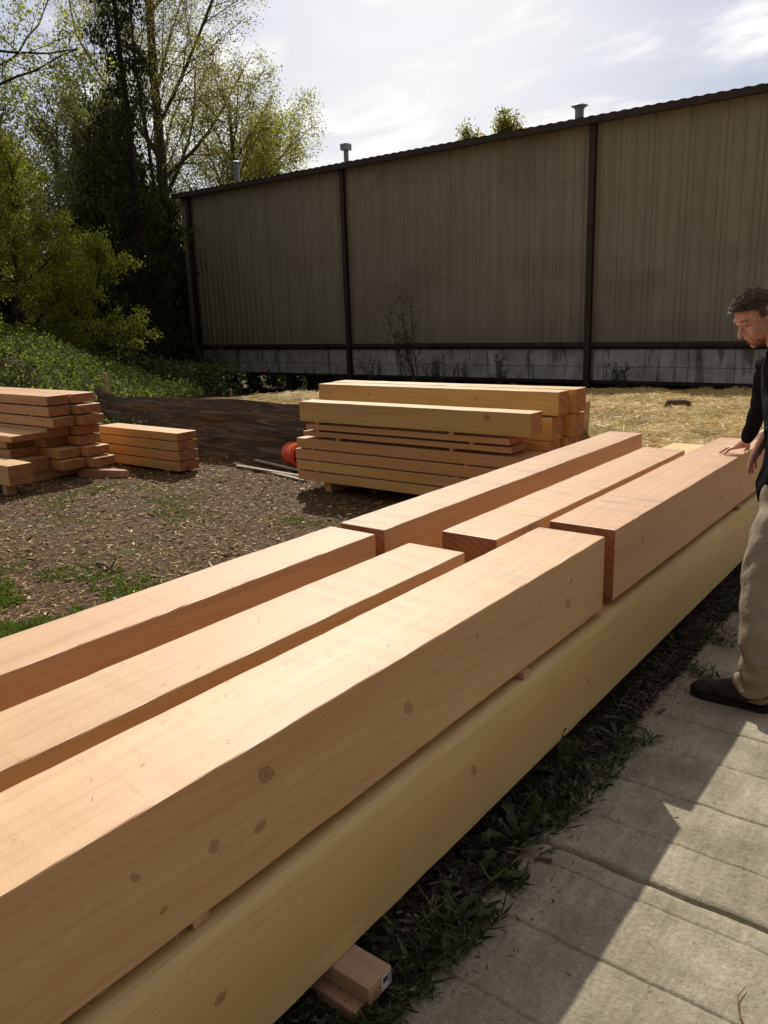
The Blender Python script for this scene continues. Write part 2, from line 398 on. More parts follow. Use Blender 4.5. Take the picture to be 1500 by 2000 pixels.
def axis_pts(lo, hi, c0, c1, fine, n_out):
    a = np.arange(c0, c1 + 1e-6, fine)
    l = c0 - np.geomspace(fine, c0 - lo, n_out)[::-1]; r = c1 + np.geomspace(fine, hi - c1, n_out)
    return np.concatenate([l, a, r])
gx = axis_pts(-400, 400, -20, 2, 0.11, 40); gy = axis_pts(-400, 900, -1, 20, 0.11, 40)
GX, GY = np.meshgrid(gx, gy)
GZ = ground(GX, GY)
nx, ny = len(gx), len(gy)
me = bpy.data.meshes.new('ground')
V = np.stack([GX.ravel(), GY.ravel(), GZ.ravel()], 1)
idx = (np.arange(ny - 1)[:, None] * nx + np.arange(nx - 1)[None, :]).ravel()
F4 = np.stack([idx, idx + 1, idx + nx + 1, idx + nx], 1)
me.vertices.add(len(V)); me.vertices.foreach_set('co', V.astype(np.float32).ravel())
me.loops.add(F4.size); me.loops.foreach_set('vertex_index', F4.ravel().astype(np.int32))
me.polygons.add(len(F4)); me.polygons.foreach_set('loop_start', np.arange(0, F4.size, 4, dtype=np.int32)); me.update(calc_edges=True)
mt, t, b, o = newmat('mulch and straw ground')
geo = N(t, 'ShaderNodeNewGeometry')
sp = N(t, 'ShaderNodeSeparateXYZ'); lk(t, geo.outputs['Position'], sp.inputs[0])
na = N(t, 'ShaderNodeTexNoise', ins={'Scale': 38.0, 'Detail': 8.0, 'Roughness': 0.75}); lk(t, geo.outputs['Position'], na.inputs['Vector'])
nb = N(t, 'ShaderNodeTexNoise', ins={'Scale': 1.3, 'Detail': 5.0, 'Roughness': 0.6}); lk(t, geo.outputs['Position'], nb.inputs['Vector'])
soil = ramp(t, [(0.30, (0.035, 0.018, 0.008)), (0.52, (0.105, 0.056, 0.024)), (0.72, (0.21, 0.12, 0.054))]); lk(t, na.outputs[0], soil.inputs[0])
straw_c = ramp(t, [(0.30, (0.20, 0.135, 0.045)), (0.55, (0.42, 0.31, 0.12)), (0.75, (0.60, 0.47, 0.22))]); lk(t, na.outputs[0], straw_c.inputs[0])
ys = math_n(t, 'ADD', sp.outputs[1], math_n(t, 'MULTIPLY', nb.outputs[0], 1.2))
ms = N(t, 'ShaderNodeMapRange', ins={'From Min': 7.4, 'From Max': 7.9}); lk(t, ys, ms.inputs[0])
ms2 = N(t, 'ShaderNodeMapRange', ins={'From Min': 19.0, 'From Max': 18.0}); lk(t, ys, ms2.inputs[0])
ms3 = N(t, 'ShaderNodeMapRange', ins={'From Min': -12.9, 'From Max': -12.0}); lk(t, sp.outputs[0], ms3.inputs[0])
c1 = mixc(t, math_n(t, 'MULTIPLY', math_n(t, 'MULTIPLY', ms.outputs[0], ms2.outputs[0]), ms3.outputs[0]), soil.outputs[0], straw_c.outputs[0])
green = N(t, 'ShaderNodeMapRange', ins={'From Min': 0.55, 'From Max': 0.70, 'To Max': 0.5}); lk(t, nb.outputs[0], green.inputs[0])
c2 = mixc(t, green.outputs[0], c1, (0.075, 0.085, 0.03))
lk(t, c2, b.inputs['Base Color']); b.inputs['Roughness'].default_value = 0.9; b.inputs['Specular IOR Level'].default_value = 0.2
bp = N(t, 'ShaderNodeBump', ins={'Strength': 0.8, 'Distance': 0.02}); lk(t, na.outputs[0], bp.inputs['Height']); lk(t, bp.outputs[0], b.inputs['Normal'])
g = link('ground', me, mt, smooth=True); g['kind'] = 'structure'

# walkway of cast concrete planks
mt, t, b, o = newmat('cast concrete')
geo = N(t, 'ShaderNodeNewGeometry')
na = N(t, 'ShaderNodeTexNoise', ins={'Scale': 3.1, 'Detail': 8.0, 'Roughness': 0.65}); lk(t, geo.outputs['Position'], na.inputs['Vector'])
nb = N(t, 'ShaderNodeTexNoise', ins={'Scale': 60.0, 'Detail': 6.0, 'Roughness': 0.75}); lk(t, geo.outputs['Position'], nb.inputs['Vector'])
mpv = N(t, 'ShaderNodeMapping', ins={'Scale': (14.0, 3.0, 1.0), 'Rotation': (0, 0, 1.4)}); lk(t, geo.outputs['Position'], mpv.inputs[0])
nc = N(t, 'ShaderNodeTexNoise', ins={'Scale': 1.6, 'Detail': 6.0, 'Roughness': 0.7}); lk(t, mpv.outputs[0], nc.inputs['Vector'])
f = math_n(t, 'ADD', math_n(t, 'MULTIPLY', na.outputs[0], 0.45), math_n(t, 'ADD', math_n(t, 'MULTIPLY', nb.outputs[0], 0.3), math_n(t, 'MULTIPLY', nc.outputs[0], 0.25)))
r = ramp(t, [(0.36, (0.18, 0.152, 0.098)), (0.50, (0.35, 0.305, 0.215)), (0.62, (0.53, 0.47, 0.34))]); lk(t, f, r.inputs[0])
dk = N(t, 'ShaderNodeTexNoise', ins={'Scale': 0.9, 'Detail': 4.0}); lk(t, geo.outputs['Position'], dk.inputs['Vector'])
dr = ramp(t, [(0.50, (0, 0, 0)), (0.75, (1, 1, 1))]); lk(t, dk.outputs[0], dr.inputs[0])
pit = N(t, 'ShaderNodeTexNoise', ins={'Scale': 130.0, 'Detail': 2.0}); lk(t, geo.outputs['Position'], pit.inputs['Vector'])
pr = ramp(t, [(0.64, (0, 0, 0)), (0.70, (1, 1, 1))]); lk(t, pit.outputs[0], pr.inputs[0])
c3 = mixc(t, math_n(t, 'MULTIPLY', dr.outputs[0], 0.35), r.outputs[0], (0.13, 0.115, 0.07))
c3 = mixc(t, math_n(t, 'MULTIPLY', pr.outputs[0], 0.5), c3, (0.07, 0.055, 0.035))
lk(t, c3, b.inputs['Base Color']); b.inputs['Roughness'].default_value = 0.88; b.inputs['Specular IOR Level'].default_value = 0.25
hh = math_n(t, 'ADD', nb.outputs[0], math_n(t, 'MULTIPLY', nc.outputs[0], 0.8))
bp = N(t, 'ShaderNodeBump', ins={'Strength': 0.9, 'Distance': 0.008}); lk(t, hh, bp.inputs['Height']); lk(t, bp.outputs[0], b.inputs['Normal'])
M_CONC = mt
joints = [-1.2, -0.65, -0.1, 0.32, 0.59, 0.86, 1.13, 1.405, 1.67, 1.935, 2.022, 2.24, 2.495, 2.78, 3.04, 3.31, 3.58, 3.85, 4.12, 4.39, 4.66, 4.93, 5.2, 5.5, 5.8, 6.1]
deep = {2.022, 5.2, -0.65}
wx = np.arange(-1.04, 2.6, 0.03); rows = []
yfine = []
for a, c in zip(joints[:-1], joints[1:]):
    yfine += [a + 0.003, a + 0.007, a + 0.012] + list(np.linspace(a, c, max(3, int((c-a)/0.03)))[1:-1]) + [c - 0.012, c - 0.007, c - 0.003, c]
yfine = np.array(sorted(set(np.round(yfine, 4))))
WX, WY = np.meshgrid(wx, yfine)
jy = np.array(joints)
wob = 0.007 * vnoise(WX, WY * 0 + 3, 0.11, 8) + 0.006 * vnoise(WX, WY * 0, 0.04, 9)
dist = np.abs((WY)[..., None] - jy[None, None, :]); near = jy[np.argmin(dist, -1)]; dist = dist.min(-1)
isdeep = np.isin(near, list(deep))
WZ = 0.0 + 0.003 * vnoise(WX, WY, 0.28, 11) + 0.002 * vnoise(WX, WY, 0.07, 12) - np.where(isdeep, 0.028, 0.0055) * (1 - ss(dist / np.where(isdeep, 0.013, 0.008)))
plank = np.searchsorted(jy, WY)
WZ += 0.003 * np.modf(np.abs(np.sin(plank * 12.9)) * 4375)[0]
WZ[:, 0] = -0.06
WXe = WX.copy(); WXe[:, 0] = -1.045; WXe[:, :2] += 0.025 * vnoise(WY[:, :2], WY[:, :2], 0.2, 13)
V = np.stack([WXe.ravel(), (WY + wob).ravel(), WZ.ravel()], 1)
nx2, ny2 = len(wx), len(yfine)
idx = (np.arange(ny2 - 1)[:, None] * nx2 + np.arange(nx2 - 1)[None, :]).ravel()
F4 = np.stack([idx, idx + 1, idx + nx2 + 1, idx + nx2], 1)
me = bpy.data.meshes.new('walkway'); me.vertices.add(len(V)); me.vertices.foreach_set('co', V.astype(np.float32).ravel())
me.loops.add(F4.size); me.loops.foreach_set('vertex_index', F4.ravel().astype(np.int32))
me.polygons.add(len(F4)); me.polygons.foreach_set('loop_start', np.arange(0, F4.size, 4, dtype=np.int32)); me.update(calc_edges=True)
wk = link('walkway', me, M_CONC, smooth=True); wk['kind'] = 'structure'

# ------------------------------------------------------------------ timbers
def timber(name, x0, x1, y0, y1, z0, z1, axis, mat, end, label, cat='timber', group=None, bev=0.004, wane=0.0, wob=0.0006, yaw=0.0, step=0.12, chips=0):
    """rounded square section swept along axis with small irregularities"""
    if axis == 'X': La, Lb, ca, cb = x0, x1, y0, y1
    else: La, Lb, ca, cb = y0, y1, x0, x1
    n = max(2, int((Lb - La) / step) + 1)
    st = np.concatenate([[La, La + 0.004], np.linspace(La, Lb, n)[1:-1], [Lb - 0.004, Lb]])
    rs = np.random.default_rng(abs(hash((round(x0*100), round(y0*100), round(z0*100)))) % 99991)
    prof = []
    corners = [(ca, z0, 1, 1), (cb, z0, -1, 1), (cb, z1, -1, -1), (ca, z1, 1, -1)]
    for ci, (a, z, sa, sz) in enumerate(corners):
        r = bev if not (wane and ci == 2) else wane
        nn = 3 if r <= bev else 5
        for k in range(nn):
            th = (math.pi / 2) * k / (nn - 1)
            if ci == 0: da, dz = r - r*math.cos(th) , 0
            # arc from one side to the next, going round counter clockwise
            seq = {0: (r*(1-math.sin(th)) if False else r*(1-math.cos(math.pi/2-th)) , 0)}
            if ci == 0: p = (a + r - r*math.cos(th), z + r - r*math.sin(th))
            elif ci == 1: p = (a - r + r*math.sin(th), z + r - r*math.cos(th))
            elif ci == 2: p = (a - r + r*math.cos(th), z - r + r*math.sin(th))
            else: p = (a + r - r*math.sin(th), z - r + r*math.cos(th))
            prof.append(p)
    P = np.array(prof); k = len(P)
    cen = P.mean(0)
    rings = []
    wv = rs.normal(size=(len(st), 2)) * wob; wv = (wv + np.roll(wv, 1, 0) + np.roll(wv, -1, 0)) / 2
    for i, s in enumerate(st):
        Q = P.copy()
        if i in (0, len(st) - 1): Q = cen + (Q - cen) * (1 - 0.003 / max(0.03, min(cb - ca, z1 - z0) / 2) * 0.5)
        Q = Q + wv[i] * (0 if i in (0, len(st) - 1) else 1) * np.array([1, 0.6])
        if bev >= 0.004: Q = Q + rs.normal(size=Q.shape) * 0.0004
        rings.append((s, Q))
    vs = []
    for s, Q in rings:
        for q in Q: vs.append((s, q[0], q[1]) if axis == 'X' else (q[0], s, q[1]))
    fs = []; mi = []
    for i in range(len(st) - 1):
        for j in range(k):
            j2 = (j + 1) % k
            f = (i*k+j, (i+1)*k+j, (i+1)*k+j2, i*k+j2)
            fs.append(f if axis == 'Y' else f[::-1]); mi.append(0)
    e0 = tuple(range(k)); e1 = tuple((len(st)-1)*k + j for j in range(k))
    if axis == 'Y': fs.append(e0); fs.append(e1[::-1])
    else: fs.append(e0[::-1]); fs.append(e1)
    mi += [1, 1]
    org = ((x0 + x1) / 2, (y0 + y1) / 2, z0)
    vs = [(v[0] - org[0], v[1] - org[1], v[2] - org[2]) for v in vs]
    me = bpy.data.meshes.new(name); me.from_pydata(vs, [], fs); me.polygons.foreach_set('material_index', mi); me.update()
    ob = link(name, me, [mat, end]); ob.location = org; ob.rotation_euler.z = yaw
    return tag(ob, label, cat, group)

GB = 'long square timbers laid in two layers beside the walkway'
ZB, ZL = 0.462, 0.435
# upper layer, near set
timber('timber', -2.235, -1.985, -1.6, 2.475, 0.49, 0.765, 'Y', M_TOPA, M_END, 'near top timber nearest the mulch yard, with glossy pale patches on top', group=GB, step=0.05)
timber('timber', -1.795, -1.535, -1.7, 2.455, 0.475, 0.762, 'Y', M_TOPA, M_END, 'near top timber in the middle of the three, with bright orange side', group=GB, step=0.05)
timber('timber', -1.455, -1.165, -1.8, 2.915, ZB, 0.767, 'Y', M_C, M_END, 'big near timber with dark round knots on its side, nearest the walkway', group=GB, step=0.05)
# upper layer, far set
timber('timber', -2.235, -1.990, 2.545, 5.60, 0.50, 0.765, 'Y', M_STAIN, M_END, 'far top timber on the yard side, tall rusty orange side and grey smudged top', group=GB, step=0.05)
timber('timber', -1.775, -1.512, 2.66, 5.03, 0.485, 0.765, 'Y', M_STAIN, M_END, 'far top timber in the middle of its row, shortest, grey smears on top', group=GB, step=0.05)
timber('timber', -1.460, -1.165, 3.020, 5.62, ZB, 0.768, 'Y', M_F, M_END, 'far top timber on the walkway side on which the man rests his hand', group=GB, step=0.05)
# lower layer
timber('timber', -1.450, -1.135, -1.8, 6.9, 0.085, ZL, 'Y', M_D, M_ENDP, 'yellowish bottom timber along the walkway, under the knotty timber', group=GB, step=0.05, wane=0.028)
timber('timber', -1.80, -1.52, -1.7, 6.6, 0.085, 0.455, 'Y', M_TOPA, M_ENDP, 'bottom timber under the middle row of the long timbers', group=GB)
timber('timber', -2.24, -1.93, -1.6, 7.1, 0.085, 0.46, 'Y', M_D, M_ENDP, 'pale bottom timber whose far end reaches the straw past the others', group=GB)
# stickers between the two layers
GS = 'thin sticker slats between the two layers of long timbers'
for i, (yy, lb) in enumerate([(0.84, 'thin sticker slat end between the knotty timber and the bottom one, near the photographer'),
                              (2.23, 'thin sticker slat end poking out below the near knotty timber, halfway along'),
                              (4.98, 'thin sticker slat end below the far timber, close to the man')]):
    timber('sticker_slat', -2.2, -1.150 if yy > 1 else -1.172, yy - 0.022, yy + 0.022, ZL + 0.002, ZB - 0.001, 'X', M_Y2, M_ENDP, lb, 'slat', GS, bev=0.002)
# dunnage under the bottom layer
def dunnage(y, lbl_u, lbl_l, xr=-1.018):
    gb = -0.018
    timber('dunnage_stud', -2.3, xr - .017, y - 0.062, y + 0.03, gb, gb + 0.05, 'X', M_Y2, M_ENDP, lbl_l, 'stud', 'dunnage studs under the long timbers', bev=0.003, yaw=-0.03)
    u = timber('dunnage_stud', -2.3, xr, y - 0.045, y + 0.047, gb + 0.051, 0.084, 'X', M_Y2, M_ENDP, lbl_u, 'stud', 'dunnage studs under the long timbers', bev=0.006)
    return u
u = dunnage(1.225, 'pinkish short stud end with a small white label, sticking out on top of another', 'lower worn stud end beneath the labelled stud at the walkway edge')
M_LABEL = simple('white paper label', (0.62, 0.60, 0.60), 0.6, 0.06, 30)
M_INK = simple('dark grey ink', (0.05, 0.05, 0.06), 0.7, 0.1, 30)
xe = 0.6405
oy, oz = 0.0, 0.0
mb = MB(); mb.box(xe, xe + 0.0012, 0.004, 0.040, 0.004, 0.045); pl = mb.build('paper_label', M_LABEL, None); pl.parent = u
mb = MB()
mb.box(xe + 0.0012, xe + 0.0016, 0.010, 0.028, 0.022, 0.038)
for yy in (0.031, 0.034, 0.037): mb.box(xe + 0.0012, xe + 0.0016, yy, yy + 0.0012, 0.008, 0.040)
pi_ = mb.build('printed_mark', M_INK, None); pi_.parent = pl
mb = MB()
y0, y1, z0, z1, w = -0.040, -0.003, 0.006, 0.030, 0.0022
mb.box(xe, xe + 0.0008, y0, y1, z0, z0 + w); mb.box(xe, xe + 0.0008, y0, y1, z1 - w, z1)
mb.box(xe, xe + 0.0008, y0, y0 + w, z0 + w, z1 - w); mb.box(xe, xe + 0.0008, y1 - w, y1, z0 + w, z1 - w)
mb.box(xe, xe + 0.0008, y0 + 0.008, y1 - 0.008, 0.014, 0.0162); mb.box(xe, xe + 0.0008, y0 + 0.006, y1 - 0.012, 0.020, 0.0222)
st = mb.build('grade_stamp', M_INK, None); st.parent = u
dunnage(4.2, 'upper stud of the pair far along under the timbers', 'lower stud of the pair far along under the timbers', -1.2)

# --- centre stack (runs along X)
GC = 'timbers of the centre stack'
def row(z0, z1, x0, x1, lab, y0=5.55, wid=0.265, n=3, gap=0.012, jit=0.05, mat=M_X, names=('front', 'middle', 'rear')):
    for k in range(n):
        j = 0 if k == 0 else rng.uniform(-jit, jit)
        timber('plank', x0 + j, x1 + j * 0.7 + (0 if k == 0 else rng.uniform(-.02, .02)), y0 + k*(wid+gap), y0 + k*(wid+gap) + wid, z0, z1, 'X', mat, M_END,
               '%s, %s piece in the centre stack' % (lab, names[k]), 'plank', GC, bev=0.003)
row(0.098, 0.187, -5.405, -2.85, 'reddish bottom plank resting on blocks')
row(0.200, 0.291, -5.42, -2.86, 'thick plank, second layer from the ground')
row(0.304, 0.402, -5.425, -2.84, 'thick plank, third layer from the ground')
row(0.415, 0.511, -5.40, -2.84, 'thick plank, fourth layer from the ground')
row(0.540, 0.585, -5.305, -3.025, 'thin board, lower one of two thin layers', wid=0.30, n=1)
row(0.606, 0.654, -5.265, -3.045, 'thin board, upper one of two thin layers', wid=0.30, n=1)
timber('beam', -5.335, -2.852, 5.55, 5.745, 0.680, 0.869, 'X', M_X8, M_END, 'squared beam with dark pitch streaks, on the thin boards at the front of the centre stack', 'beam', GC)
timber('beam', -5.44, -2.815, 5.955, 6.155, 0.803, 0.998, 'X', M_X8, M_END, 'topmost squared beam of the centre stack, with a round knot near its left end', 'beam', GC)
timber('beam', -5.46, -2.775, 6.185, 6.40, 0.803, 1.000, 'X', M_X8, M_END, 'topmost rear beam of the centre stack, behind the knotty one', 'beam', GC)
timber('beam', -5.4, -2.86, 5.93, 6.135, 0.595, 0.788, 'X', M_X8, M_END, 'squared beam directly under the topmost front beam of the centre stack', 'beam', GC)
timber('beam', -5.4, -2.80, 6.20, 6.43, 0.600, 0.790, 'X', M_X8, M_END, 'squared beam under the topmost rear beam of the centre stack', 'beam', GC)
timber('beam', -5.4, -2.87, 5.90, 6.11, 0.513, 0.590, 'X', M_X, M_END, 'low flat timber below the squared beams, middle of the centre stack', 'beam', GC)
timber('beam', -5.4, -2.83, 6.16, 6.42, 0.513, 0.596, 'X', M_X, M_END, 'low flat timber below the squared beams, rear of the centre stack', 'beam', GC)
def stickers(xs, y0, y1, z0, z1, lab, grp):
    for x, w in xs:
        timber('sticker_slat', x - 0.02, x + 0.02, y0, y1, z0, z1, 'Y', M_X, M_ENDP, lab % w, 'slat', grp, bev=0.0015)
G2 = 'sticker slats in the centre stack'
for (z0, z1, xx, w) in [(0.188, 0.199, (-5.16, -3.3), 'first and second layers'), (0.292, 0.303, (-5.17, -3.55), 'second and third layers'), (0.403, 0.414, (-5.19, -3.45), 'third and fourth layers'),
                        (0.512, 0.539, (-4.87, -3.6), 'fourth layer and the thin boards'), (0.586, 0.605, (-5.12, -3.4), 'two thin boards'), (0.655, 0.679, (-5.12, -3.6), 'thin boards and the front beam')]:
    stickers([(xx[0], 'left'), (xx[1], 'right')], 5.553, 5.83 if z0 > .51 else 6.36, z0, z1, 'small %s spacer slat between the ' + w + ' of the centre stack', G2)
for x, w in ((-5.08, 'left'), (-3.2, 'right')):
    timber('support_block', x - 0.045, x + 0.045, 5.62, 6.35, gz(x, 5.9) - 0.01, 0.097, 'Y', M_Y2, M_ENDP, 'wooden block on the mulch under the %s end of the centre stack' % w, 'block', 'blocks under the centre stack')

# --- small stack of four
GD = 'planks of the low stack of four'
for k, (z0, z1, w) in enumerate([(0.026, 0.130, 'bottom'), (0.143, 0.245, 'second from the bottom'), (0.257, 0.358, 'third from the bottom'), (0.369, 0.457, 'topmost')]):
    dx = [0.01, 0.02, -0.005, -0.01][k]
    timber('plank', -8.63 + dx, -7.127 + dx * .3, 5.445, 5.72, z0, z1, 'X', M_X, M_END, '%s thick plank of the low four-plank stack' % w, 'plank', GD, bev=0.003)
for k, (z0, z1, x) in enumerate([(0.131, 0.142, -7.68), (0.246, 0.256, -7.68), (0.359, 0.368, -7.70)]):
    timber('sticker_slat', x - .02, x + .02, 5.447, 5.70, z0, z1, 'Y', M_X, M_ENDP, '%s spacer slat in the low four-plank stack' % ['lowest', 'middle', 'uppermost'][k], 'slat', 'spacer slats of the low stack', bev=.0015)
for x, w in ((-8.3, 'left'), (-7.4, 'right')):
    timber('support_block', x - .04, x + .04, 5.47, 5.70, gz(x, 5.6) - .01, 0.025, 'Y', M_Y2, M_ENDP, 'flat block under the %s end of the low four-plank stack' % w, 'block', 'blocks under the low stack')

# --- left stack
GE = 'timbers of the tall left stack'
X0 = -11.6
lay = [0.10, 0.217, 0.333, 0.449, 0.567, 0.686, 0.806]
rx_f = [-8.05, -8.13, -8.40, -8.30, -8.155, -8.215, -8.225]
rx_b = [-7.93, -8.02, -8.17, -8.17, -8.06, -8.10, -8.205]
ordn = ['bottom', 'second from the bottom', 'third from the bottom', 'fourth from the bottom', 'fifth from the bottom', 'sixth from the bottom', 'topmost']
for k, z in enumerate(lay):
    timber('plank', X0, rx_f[k], 4.60, 4.865, z, z + 0.102, 'X', M_X, M_END, '%s timber in the front row of the tall left stack' % ordn[k], 'plank', GE, bev=0.003)
    timber('plank', X0 + 0.1, rx_b[k], 4.885, 5.17, z, z + 0.100, 'X', M_X, M_END, '%s timber in the back row of the tall left stack' % ordn[k], 'plank', GE, bev=0.003)
    if k:
        for x, w in ((-8.50 - 0.05*(k % 3), 'right'), (-10.6, 'left')):
            timber('sticker_slat', x - .02, x + .02, 4.602, 5.15, z - 0.014, z - 0.001, 'Y', M_X, M_ENDP, '%s spacer slat under the %s layer of the tall left stack' % (w, ordn[k]), 'slat', 'spacer slats of the tall left stack', bev=.0015)
for x, w in ((-8.4, 'right'), (-10.8, 'left')):
    timber('support_block', x - .05, x + .05, 4.3, 5.2, gz(x, 4.8) - .01, 0.099, 'Y', M_Y2, M_ENDP, 'block on the ground under the %s part of the tall left stack' % w, 'block', 'blocks under the tall left stack')
# planks leaning out at the front of the left stack
timber('plank', X0, -8.30, 4.18, 4.585, 0.455, 0.520, 'X', M_X, M_END, 'wide thin plank jutting forward halfway up the tall left stack', 'plank', GE, bev=0.003)
timber('plank', X0, -8.62, 4.28, 4.585, 0.350, 0.442, 'X', M_X, M_END, 'plank just beneath the wide jutting one at the left stack', 'plank', GE, bev=0.003)
timber('plank', X0, -8.50, 4.25, 4.585, 0.255, 0.338, 'X', M_X, M_END, 'reddish plank second beneath the wide jutting one at the left stack', 'plank', GE, bev=0.003)
timber('plank', X0, -8.30, 4.22, 4.585, 0.10, 0.244, 'X', M_X, M_END, 'dark low timber on the blocks at the front of the left stack', 'plank', GE, bev=0.003)
timber('beam', -10.4, -7.76, 3.83, 4.085, 0.10, 0.305, 'X', M_X8, M_END, 'squared beam lying low in front of the tall left stack', 'beam', GE)
timber('support_block', -7.99, -7.90, 3.86, 3.96, gz(-7.95, 3.9) - .01, 0.099, 'Y', M_Y2, M_ENDP, 'short upright block under the low squared beam at the left', 'block')
timber('support_block', -10.0, -9.91, 3.86, 4.06, gz(-9.95, 3.9) - .01, 0.099, 'Y', M_Y2, M_ENDP, 'block under the left end of the low squared beam', 'block')
# broken offcut at the foot of the left stack
mb = MB()
rs = np.random.default_rng(3)
pr = [(-0.30, -.06, 0), (0.1, -.07, 0), (0.27, -.03, 0.01), (0.33, 0.05, 0.0), (0.2, 0.12, 0), (-0.3, 0.10, 0)]
vs = [(x, y, z) for x, y, z in pr] + [(x*0.95 + rs.uniform(-.02, .02), y*0.9, 0.085 + rs.uniform(-.02, .02)) for x, y, z in pr]
mb.add(vs, [(5,4,3,2,1,0), (6,7,8,9,10,11)] + [(i, (i+1) % 6, (i+1) % 6 + 6, i + 6) for i in range(6)])
o = mb.build('bark_offcut', [wood('bark edged offcut', (0.30, 0.13, 0.06), (0.55, 0.30, 0.15), 'X', auto_knots=0.8)]); o.location = (-7.86, 4.95, gz(-7.9, 4.95)); o.rotation_euler.z = 0.3
tag(o, 'ragged reddish offcut with broken end at the foot of the left stack', 'offcut')

# --- pale laths on the ground and the orange bucket
for i, (a, c, lb) in enumerate([((-7.05, 6.17), (-5.62, 5.86), 'longest pale lath on the mulch, pointing at the centre stack'), ((-6.86, 6.04), (-5.7, 5.97), 'lower pale lath lying against the longest one'),
                                ((-6.88, 6.36), (-5.85, 6.14), 'short pale lath nearest the silt fence')]):
    a = Vector((*a, 0)); c = Vector((*c, 0)); d = c - a; L = d.length
    za = gz(a.x, a.y); zc = gz(c.x, c.y)
    mb = MB(); mb.box(0, L, -0.019, 0.019, 0, 0.018)
    o = mb.build('lath', M_GREY); o.location = (a.x, a.y, za + 0.012 + 0.008*i); o.rotation_euler = (0.1, -math.atan2(zc - za, L), math.atan2(d.y, d.x))
    bv = o.modifiers.new('b', 'BEVEL'); bv.width = 0.003
    tag(o, lb, 'lath', 'pale laths on the ground')

bk = empty('bucket', (-6.33, 6.42, 0.0))
tag(bk, 'orange plastic bucket lying on its side between the silt fence and the centre stack', 'bucket')
M_OR = simple('orange plastic', (0.72, 0.085, 0.018), 0.4, 0.1, 6, spec=0.5)
def lathe(mb, prof, n=36):
    k = len(prof); vs = []; fs = []
    for (x, r) in prof:
        for j in range(n):
            th = 2*math.pi*j/n; vs.append((x, r*math.cos(th), r*math.sin(th)))
    for i in range(k-1):
        for j in range(n): fs.append((i*n+j, i*n+(j+1) % n, (i+1)*n+(j+1) % n, (i+1)*n+j))
    mb.add(vs, fs)
mb = MB(); lathe(mb, [(-.02, 0.0), (-.02, .125), (-.012, .131), (0.0, .132), (.15, .138), (.25, .141), (.26, .149), (.275, .149), (.278, .142), (.30, .143), (.305, .152), (.318, .152), (.32, .144), (.345, .145), (.35, .156), (.365, .156), (.367, .138), (.2, .133), (0.005, .126), (0.0, 0.0)])
bod = mb.build('bucket_body', M_OR, None, smooth=True); bod.parent = bk; bod.location = (0, 0, 0.148); bod.rotation_euler = (0, R(-3), R(-22))
mb = MB(); pts = [(.31 + .02*math.sin(a), .155*math.cos(a), .155*math.sin(a) - 0.0) for a in np.linspace(math.pi, 2*math.pi, 20)]
mb.tube([(p[0] - 0.32*0 , p[1]*1.02, p[2]*1.02) for p in pts], 0.0025, 5)
hd = mb.build('bucket_handle', simple('galvanised wire', (0.5, 0.5, 0.5), 0.35, 0.1, 20, metal=0.9), None); hd.parent = bk; hd.location = (0, 0, 0.158); hd.rotation_euler = (R(60), 0, R(-22))

# ------------------------------------------------------------------ silt fences
mt, t, b, o = newmat('black woven silt fabric')
tcn = N(t, 'ShaderNodeTexCoord'); mm = N(t, 'ShaderNodeMapping', ins={'Scale': (0.9, 0.9, 11.0)}); lk(t, tcn.outputs['Object'], mm.inputs[0])
nz = N(t, 'ShaderNodeTexNoise', ins={'Scale': 1.4, 'Detail': 7.0, 'Roughness': 0.65, 'Distortion': 1.6}); lk(t, mm.outputs[0], nz.inputs['Vector'])
r = ramp(t, [(0.38, (0.022, 0.015, 0.010)), (0.50, (0.065, 0.045, 0.030)), (0.60, (0.22, 0.15, 0.098))]); lk(t, nz.outputs[0], r.inputs[0]); lk(t, r.outputs[0], b.inputs['Base Color'])
b.inputs['Roughness'].default_value = 0.7
tr = N(t, 'ShaderNodeBsdfTranslucent'); tr.inputs[0].default_value = (0.06, 0.035, 0.020, 1)
mx = N(t, 'ShaderNodeMixShader', ins={0: 0.18}); lk(t, b.outputs[0], mx.inputs[1]); lk(t, tr.outputs[0], mx.inputs[2]); lk(t, mx.outputs[0], o.inputs[0])
bp = N(t, 'ShaderNodeBump', ins={'Strength': 0.9, 'Distance': 0.03}); lk(t, nz.outputs[0], bp.inputs['Height']); lk(t, bp.outputs[0], b.inputs['Normal'])
M_SILT = mt
M_STAKE = simple('weathered stake', (0.42, 0.31, 0.19), 0.8, 0.25, 18)
